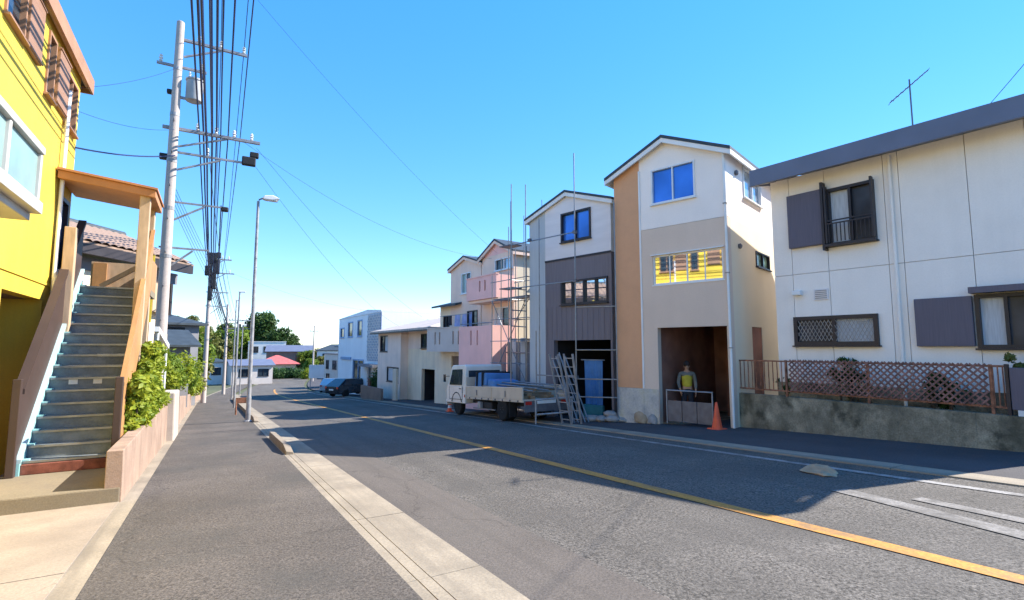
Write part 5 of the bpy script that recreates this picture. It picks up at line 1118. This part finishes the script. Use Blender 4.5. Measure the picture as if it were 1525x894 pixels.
for k in range(9):
    for j in range(2): MB().box(-.3+.305*j, -.005+.305*j, -.3, .3, k*.15, k*.15+.138).build('brick', 'brick_red', bp)
MB().box(-.34, .34, -.34, .34, 1.35, 1.43).build('cap', 'house_brown', bp)
shrub('round_shrub', 'dark round clipped shrub beside the lattice end of the pale blue house', [(10.9,38.2,gz(38)+1.35),(10.9,37.9,gz(38)+1.0),(11,38.5,gz(38)+1.1)], [.75,.7,.65], 2600, .09, 'leaf_hedge', 90)
# further houses on the far side
simple_house('dark_house', 'dark grey two-storey house with flat roof past the pale blue house', (12.6, 54.5, gz(54)-.1), R(-88), 5.0, 6.0, 4.6+1.2, 4.6+1.2, 'house_grey', 'house_grey', [(.8,2.0,3.6,5.0), (2.8,4.2,3.6,5.0), (.6,2.4,.3,2.2), (3.0,4.4,.8,2.2)], over=.5)
simple_house('brown_house', 'narrow brown house with white upper window band down the slope', (12.9, 63.5, gz(63)-.1), R(-86), 6.0, 6.0, 5.2, 6.2, 'house_brown', 'roof_dark', [(.8,2.4,3.2,4.6), (3.4,5.2,3.2,4.6), (.8,2.2,.4,2.0), (3.2,5.2,.4,2.0)], 'x')
simple_house('pale_house', 'small pale grey flat-roofed house low beside the far bend', (13.4, 75.0, gz(75)-.1), R(-82), 6.0, 6.0, 4.6, 4.6, 'cream_grey', 'house_grey', [(.8,2.0,2.6,3.8), (3.4,5.0,2.6,3.8), (1.0,2.4,.2,2.0)])
t = thing('sign_board', 'white sign board on two thin posts beside the far bend', 'sign', (11.6, 70.0, gz(70)), R(-14))
MB().box(-.9, .9, -.04, .04, 1.3, 3.0).build('board', 'house_white', t)
for x in (-.7, .7): MB().tube([(x,.06,-.05),(x,.06,3.05)], .05, 8).build('post', 'galvanised', t)
t = thing('vending_machine', 'dark red vending machine standing against the dark grey house', 'vending machine', (11.9, 52.6, gz(52.6)), R(-90))
MB().box(-.5, .5, -.35, .35, 0, 1.85).build('cabinet', 'brick_red', t, bevel=.03); MB().box(-.42, .42, -.372, -.352, .85, 1.7).build('display', 'glass_pale', t); MB().box(-.3, .3, -.365, -.352, .2, .4).build('hatch', 'black_plastic', t)
# across the bottom of the hill
simple_house('red_roof_house', 'cream house with a low red hipped roof at the foot of the hill', (8.2, 122.0, -5.0), R(-6), 7.6, 7.0, 3.3, 5.1, 'house_cream', 'roof_red', [(1.0,2.6,1.0,2.4), (4.5,6.8,1.0,2.4)], 'hip', over=.9)
simple_house('white_block', 'white flat-roofed block above the red roof', (7.8, 150.0, -4.3), R(-4), 9.0, 7.0, 7.6, 7.6, 'house_white', 'house_white', [(1.0,2.4,4.8,6.4), (3.6,5.2,4.8,6.4), (6.4,8.0,4.8,6.4), (1.0,2.4,1.5,3.0)])
simple_house('grey_roof_house', 'grey-roofed house behind the red roof', (11.0, 136.0, -4.3), R(-10), 10.0, 7.0, 5.2, 6.6, 'house_brown', 'roof_blue', [(1.5,3.0,3.0,4.4), (6.5,8.4,3.0,4.4)], 'x')
simple_house('low_house', 'low grey-cream house seen between the thin poles', (2.6, 92.0, -4.1), R(6), 6.0, 6.0, 3.0, 3.8, 'cream_grey', 'roof_blue', [(1.0,2.4,1.2,2.4), (3.8,5.4,1.2,2.4)], 'x')
simple_house('bank_house', 'small white-walled house below the wooded hill', (-3.5, 96.0, -4.3), R(10), 5.5, 6.0, 3.8, 4.8, 'house_white', 'roof_dark', [(1.0,2.4,1.6,2.8), (3.4,4.8,1.6,2.8)], 'hip')
cs = [(8.2+i*.55, 108+.4*math.sin(i), -3.3+.25*math.sin(i*2.1)) for i in range(13)]
shrub('hedge', 'dark green hedge in front of the red-roofed house', cs, [1.05]*13, 6500, .16, 'leaf_hedge', 77, None, 'hedge')
shrub('shrub', 'yellow-green shrub at the outside of the far bend', [(15.6,104,-3.2),(16.2,105,-2.9),(15.2,104.5,-3.5)], [.9,.9,.8], 1800, .15, 'leaf_lime', 78)

# ------------------------------------------------------------------ hill and trees
mb = MB(); nx, ny = 40, 14
for j in range(ny+1):
    for i in range(nx+1):
        x = -170+6.0*i; y = 150+14*j
        hh = 9.0*math.exp(-((x+22)/62)**2)*math.exp(-((y-235)/60)**2)*(1 if x < 16 else max(0, 1-(x-16)/26))
        mb.v.append((x, y, -4.45+hh+.5*math.sin(x*.21+y*.13)*min(1, hh/4)))
for j in range(ny):
    for i in range(nx): a = j*(nx+1)+i; mb.f.append((a, a+1, a+nx+2, a+nx+1))
structure(mb.build('hill', 'terrain', fix=False))
def hill_z(x, y): return -4.45+9.0*math.exp(-((x+22)/62)**2)*math.exp(-((y-235)/60)**2)*(1 if x < 16 else max(0, 1-(x-16)/26))
TREES = []
def make_tree(m, seed, h=8.0, w=3.2):
    g = random.Random(seed); t = thing('tree', '', 'tree', (0,0,0)); mb = MB()
    mb.tube([(0,0,-.6),(.1,.05,h*.3),(.05,-.1,h*.55),(.1,0,h*.8)], .24, 8, .06)
    cc = []; rr_ = []
    for i in range(16):
        a = g.uniform(0, 6.28); z = g.uniform(.32, .95)*h; q = w*(1-abs(z/h-.55)*1.2)*g.uniform(.25, .85); p = (q*math.cos(a), q*math.sin(a), z); cc.append(p); rr_.append(w*g.uniform(.28, .48))
        mb.tube([(.08,0,z*.6), (p[0]*.5, p[1]*.5, z*.85), p], .07, 5, .02)
    mb.build('trunk', 'bark', t); leaf_mesh('crown', m, cc, rr_, 2600, .34, t, seed, shell=.45); return t
protos = [make_tree('leaf_olive', 1), make_tree('leaf_mid', 2, 7.5), make_tree('leaf_dark', 3, 9.0, 3.6), make_tree('leaf_olive', 4, 7.0, 3.0)]
used = [False]*4
def place_tree(k, x, y, z, s, rz, label, group):
    if not used[k]: t = protos[k]; used[k] = True
    else: t = copy_tree(protos[k])
    t.location = (x, y, z); t.scale = (s,)*3; t.rotation_euler = (0,0,rz); tag(t, label, 'tree', group)
KL = ['olive broadleaf tree in the wood on the hill', 'mid-green broadleaf tree in the wood on the hill', 'dark green broad tree in the wood on the hill', 'small olive tree in the wood on the hill']
spots = [(-30,150),(-22,146),(-15,152),(-8.5,148),(-3,153),(2.0,147),(6.0,154),(-26,168),(-18,170),(-11,166),(-5,171),(1.0,168),(6.5,172),(11,168),(-34,190),(-22,192),(-12,188),(-2,192),(7,190),(14,186),(-8,210),(3,212),(13,208),(-20,212)]
g_ = random.Random(5)
for i, (x, y) in enumerate(spots):
    k = (0,1,3,0,1)[i % 5] if x < 9 else 2
    place_tree(k, x+g_.uniform(-1,1), y, hill_z(x, y)-.3, g_.uniform(.85,1.2)*(1.15 if k != 2 else 1.3), g_.uniform(0,6), KL[k], 'trees in the wood on the hill')
for i, (x, y, s) in enumerate(((16.5,160,1.25), (19.0,163,1.05), (14.0,165,1.2), (21.5,168,.85))):
    place_tree(2, x, y, -4.5, s, i*1.3, 'dark green broad tree at the end of the wood beside the white block', 'dark trees at the end of the wood')
for i, (x, y, s, k) in enumerate(((26,150,.75,0), (31,158,.7,1), (36,150,.8,0), (42,160,.8,1), (22,165,.7,3), (48,150,.8,0), (56,155,.9,1), (17.5,112,.5,1), (20.5,116,.55,0), (23.5,112,.5,3), (18.6,126,.7,1), (22,130,.75,0), (26,124,.6,1), (29,132,.7,0))):
    place_tree(k, x, y, -4.4, s, i, ('olive' if k != 1 else 'green')+' tree on the flat beyond the far bend', 'trees beyond the far bend')
for i, (x, y, s, k) in enumerate(((-4.6,47,.85,1), (-5.6,55,1.0,0), (-2.6,58,.85,1), (-6.5,66,1.1,3), (-2.2,72,.95,0), (-7.5,44,.8,1))):
    place_tree(k, x, y, gz(y)+.3, s, i*2.0, 'leafy garden tree on the bank past the cable-laden pole', 'garden trees on the bank')
far_ = [(-10,74,6,5,5.0,'house_cream'), (24,100,9,7,6.0,'house_white'), (38,112,9,7,5.5,'house_cream'), (20,120,8,6,5.6,'house_white')]
for i, (x, y, w, d, h, m) in enumerate(far_):
    simple_house('detached_house', ['cream house on the bank beyond the garden trees', 'white house on the flat right of the far bend', 'cream house on the flat further right of the bend', 'white house between the bend and the flat trees'][i], (x, y, gz(y)-.2), R(-8), w, d, h, h+1.3, m, 'roof_dark', [(1,2.4,1,2.4), (w-2.6,w-1.2,1,2.4), (1,2.4,h-2,h-.8), (w-2.6,w-1.2,h-2,h-.8)], 'hip')
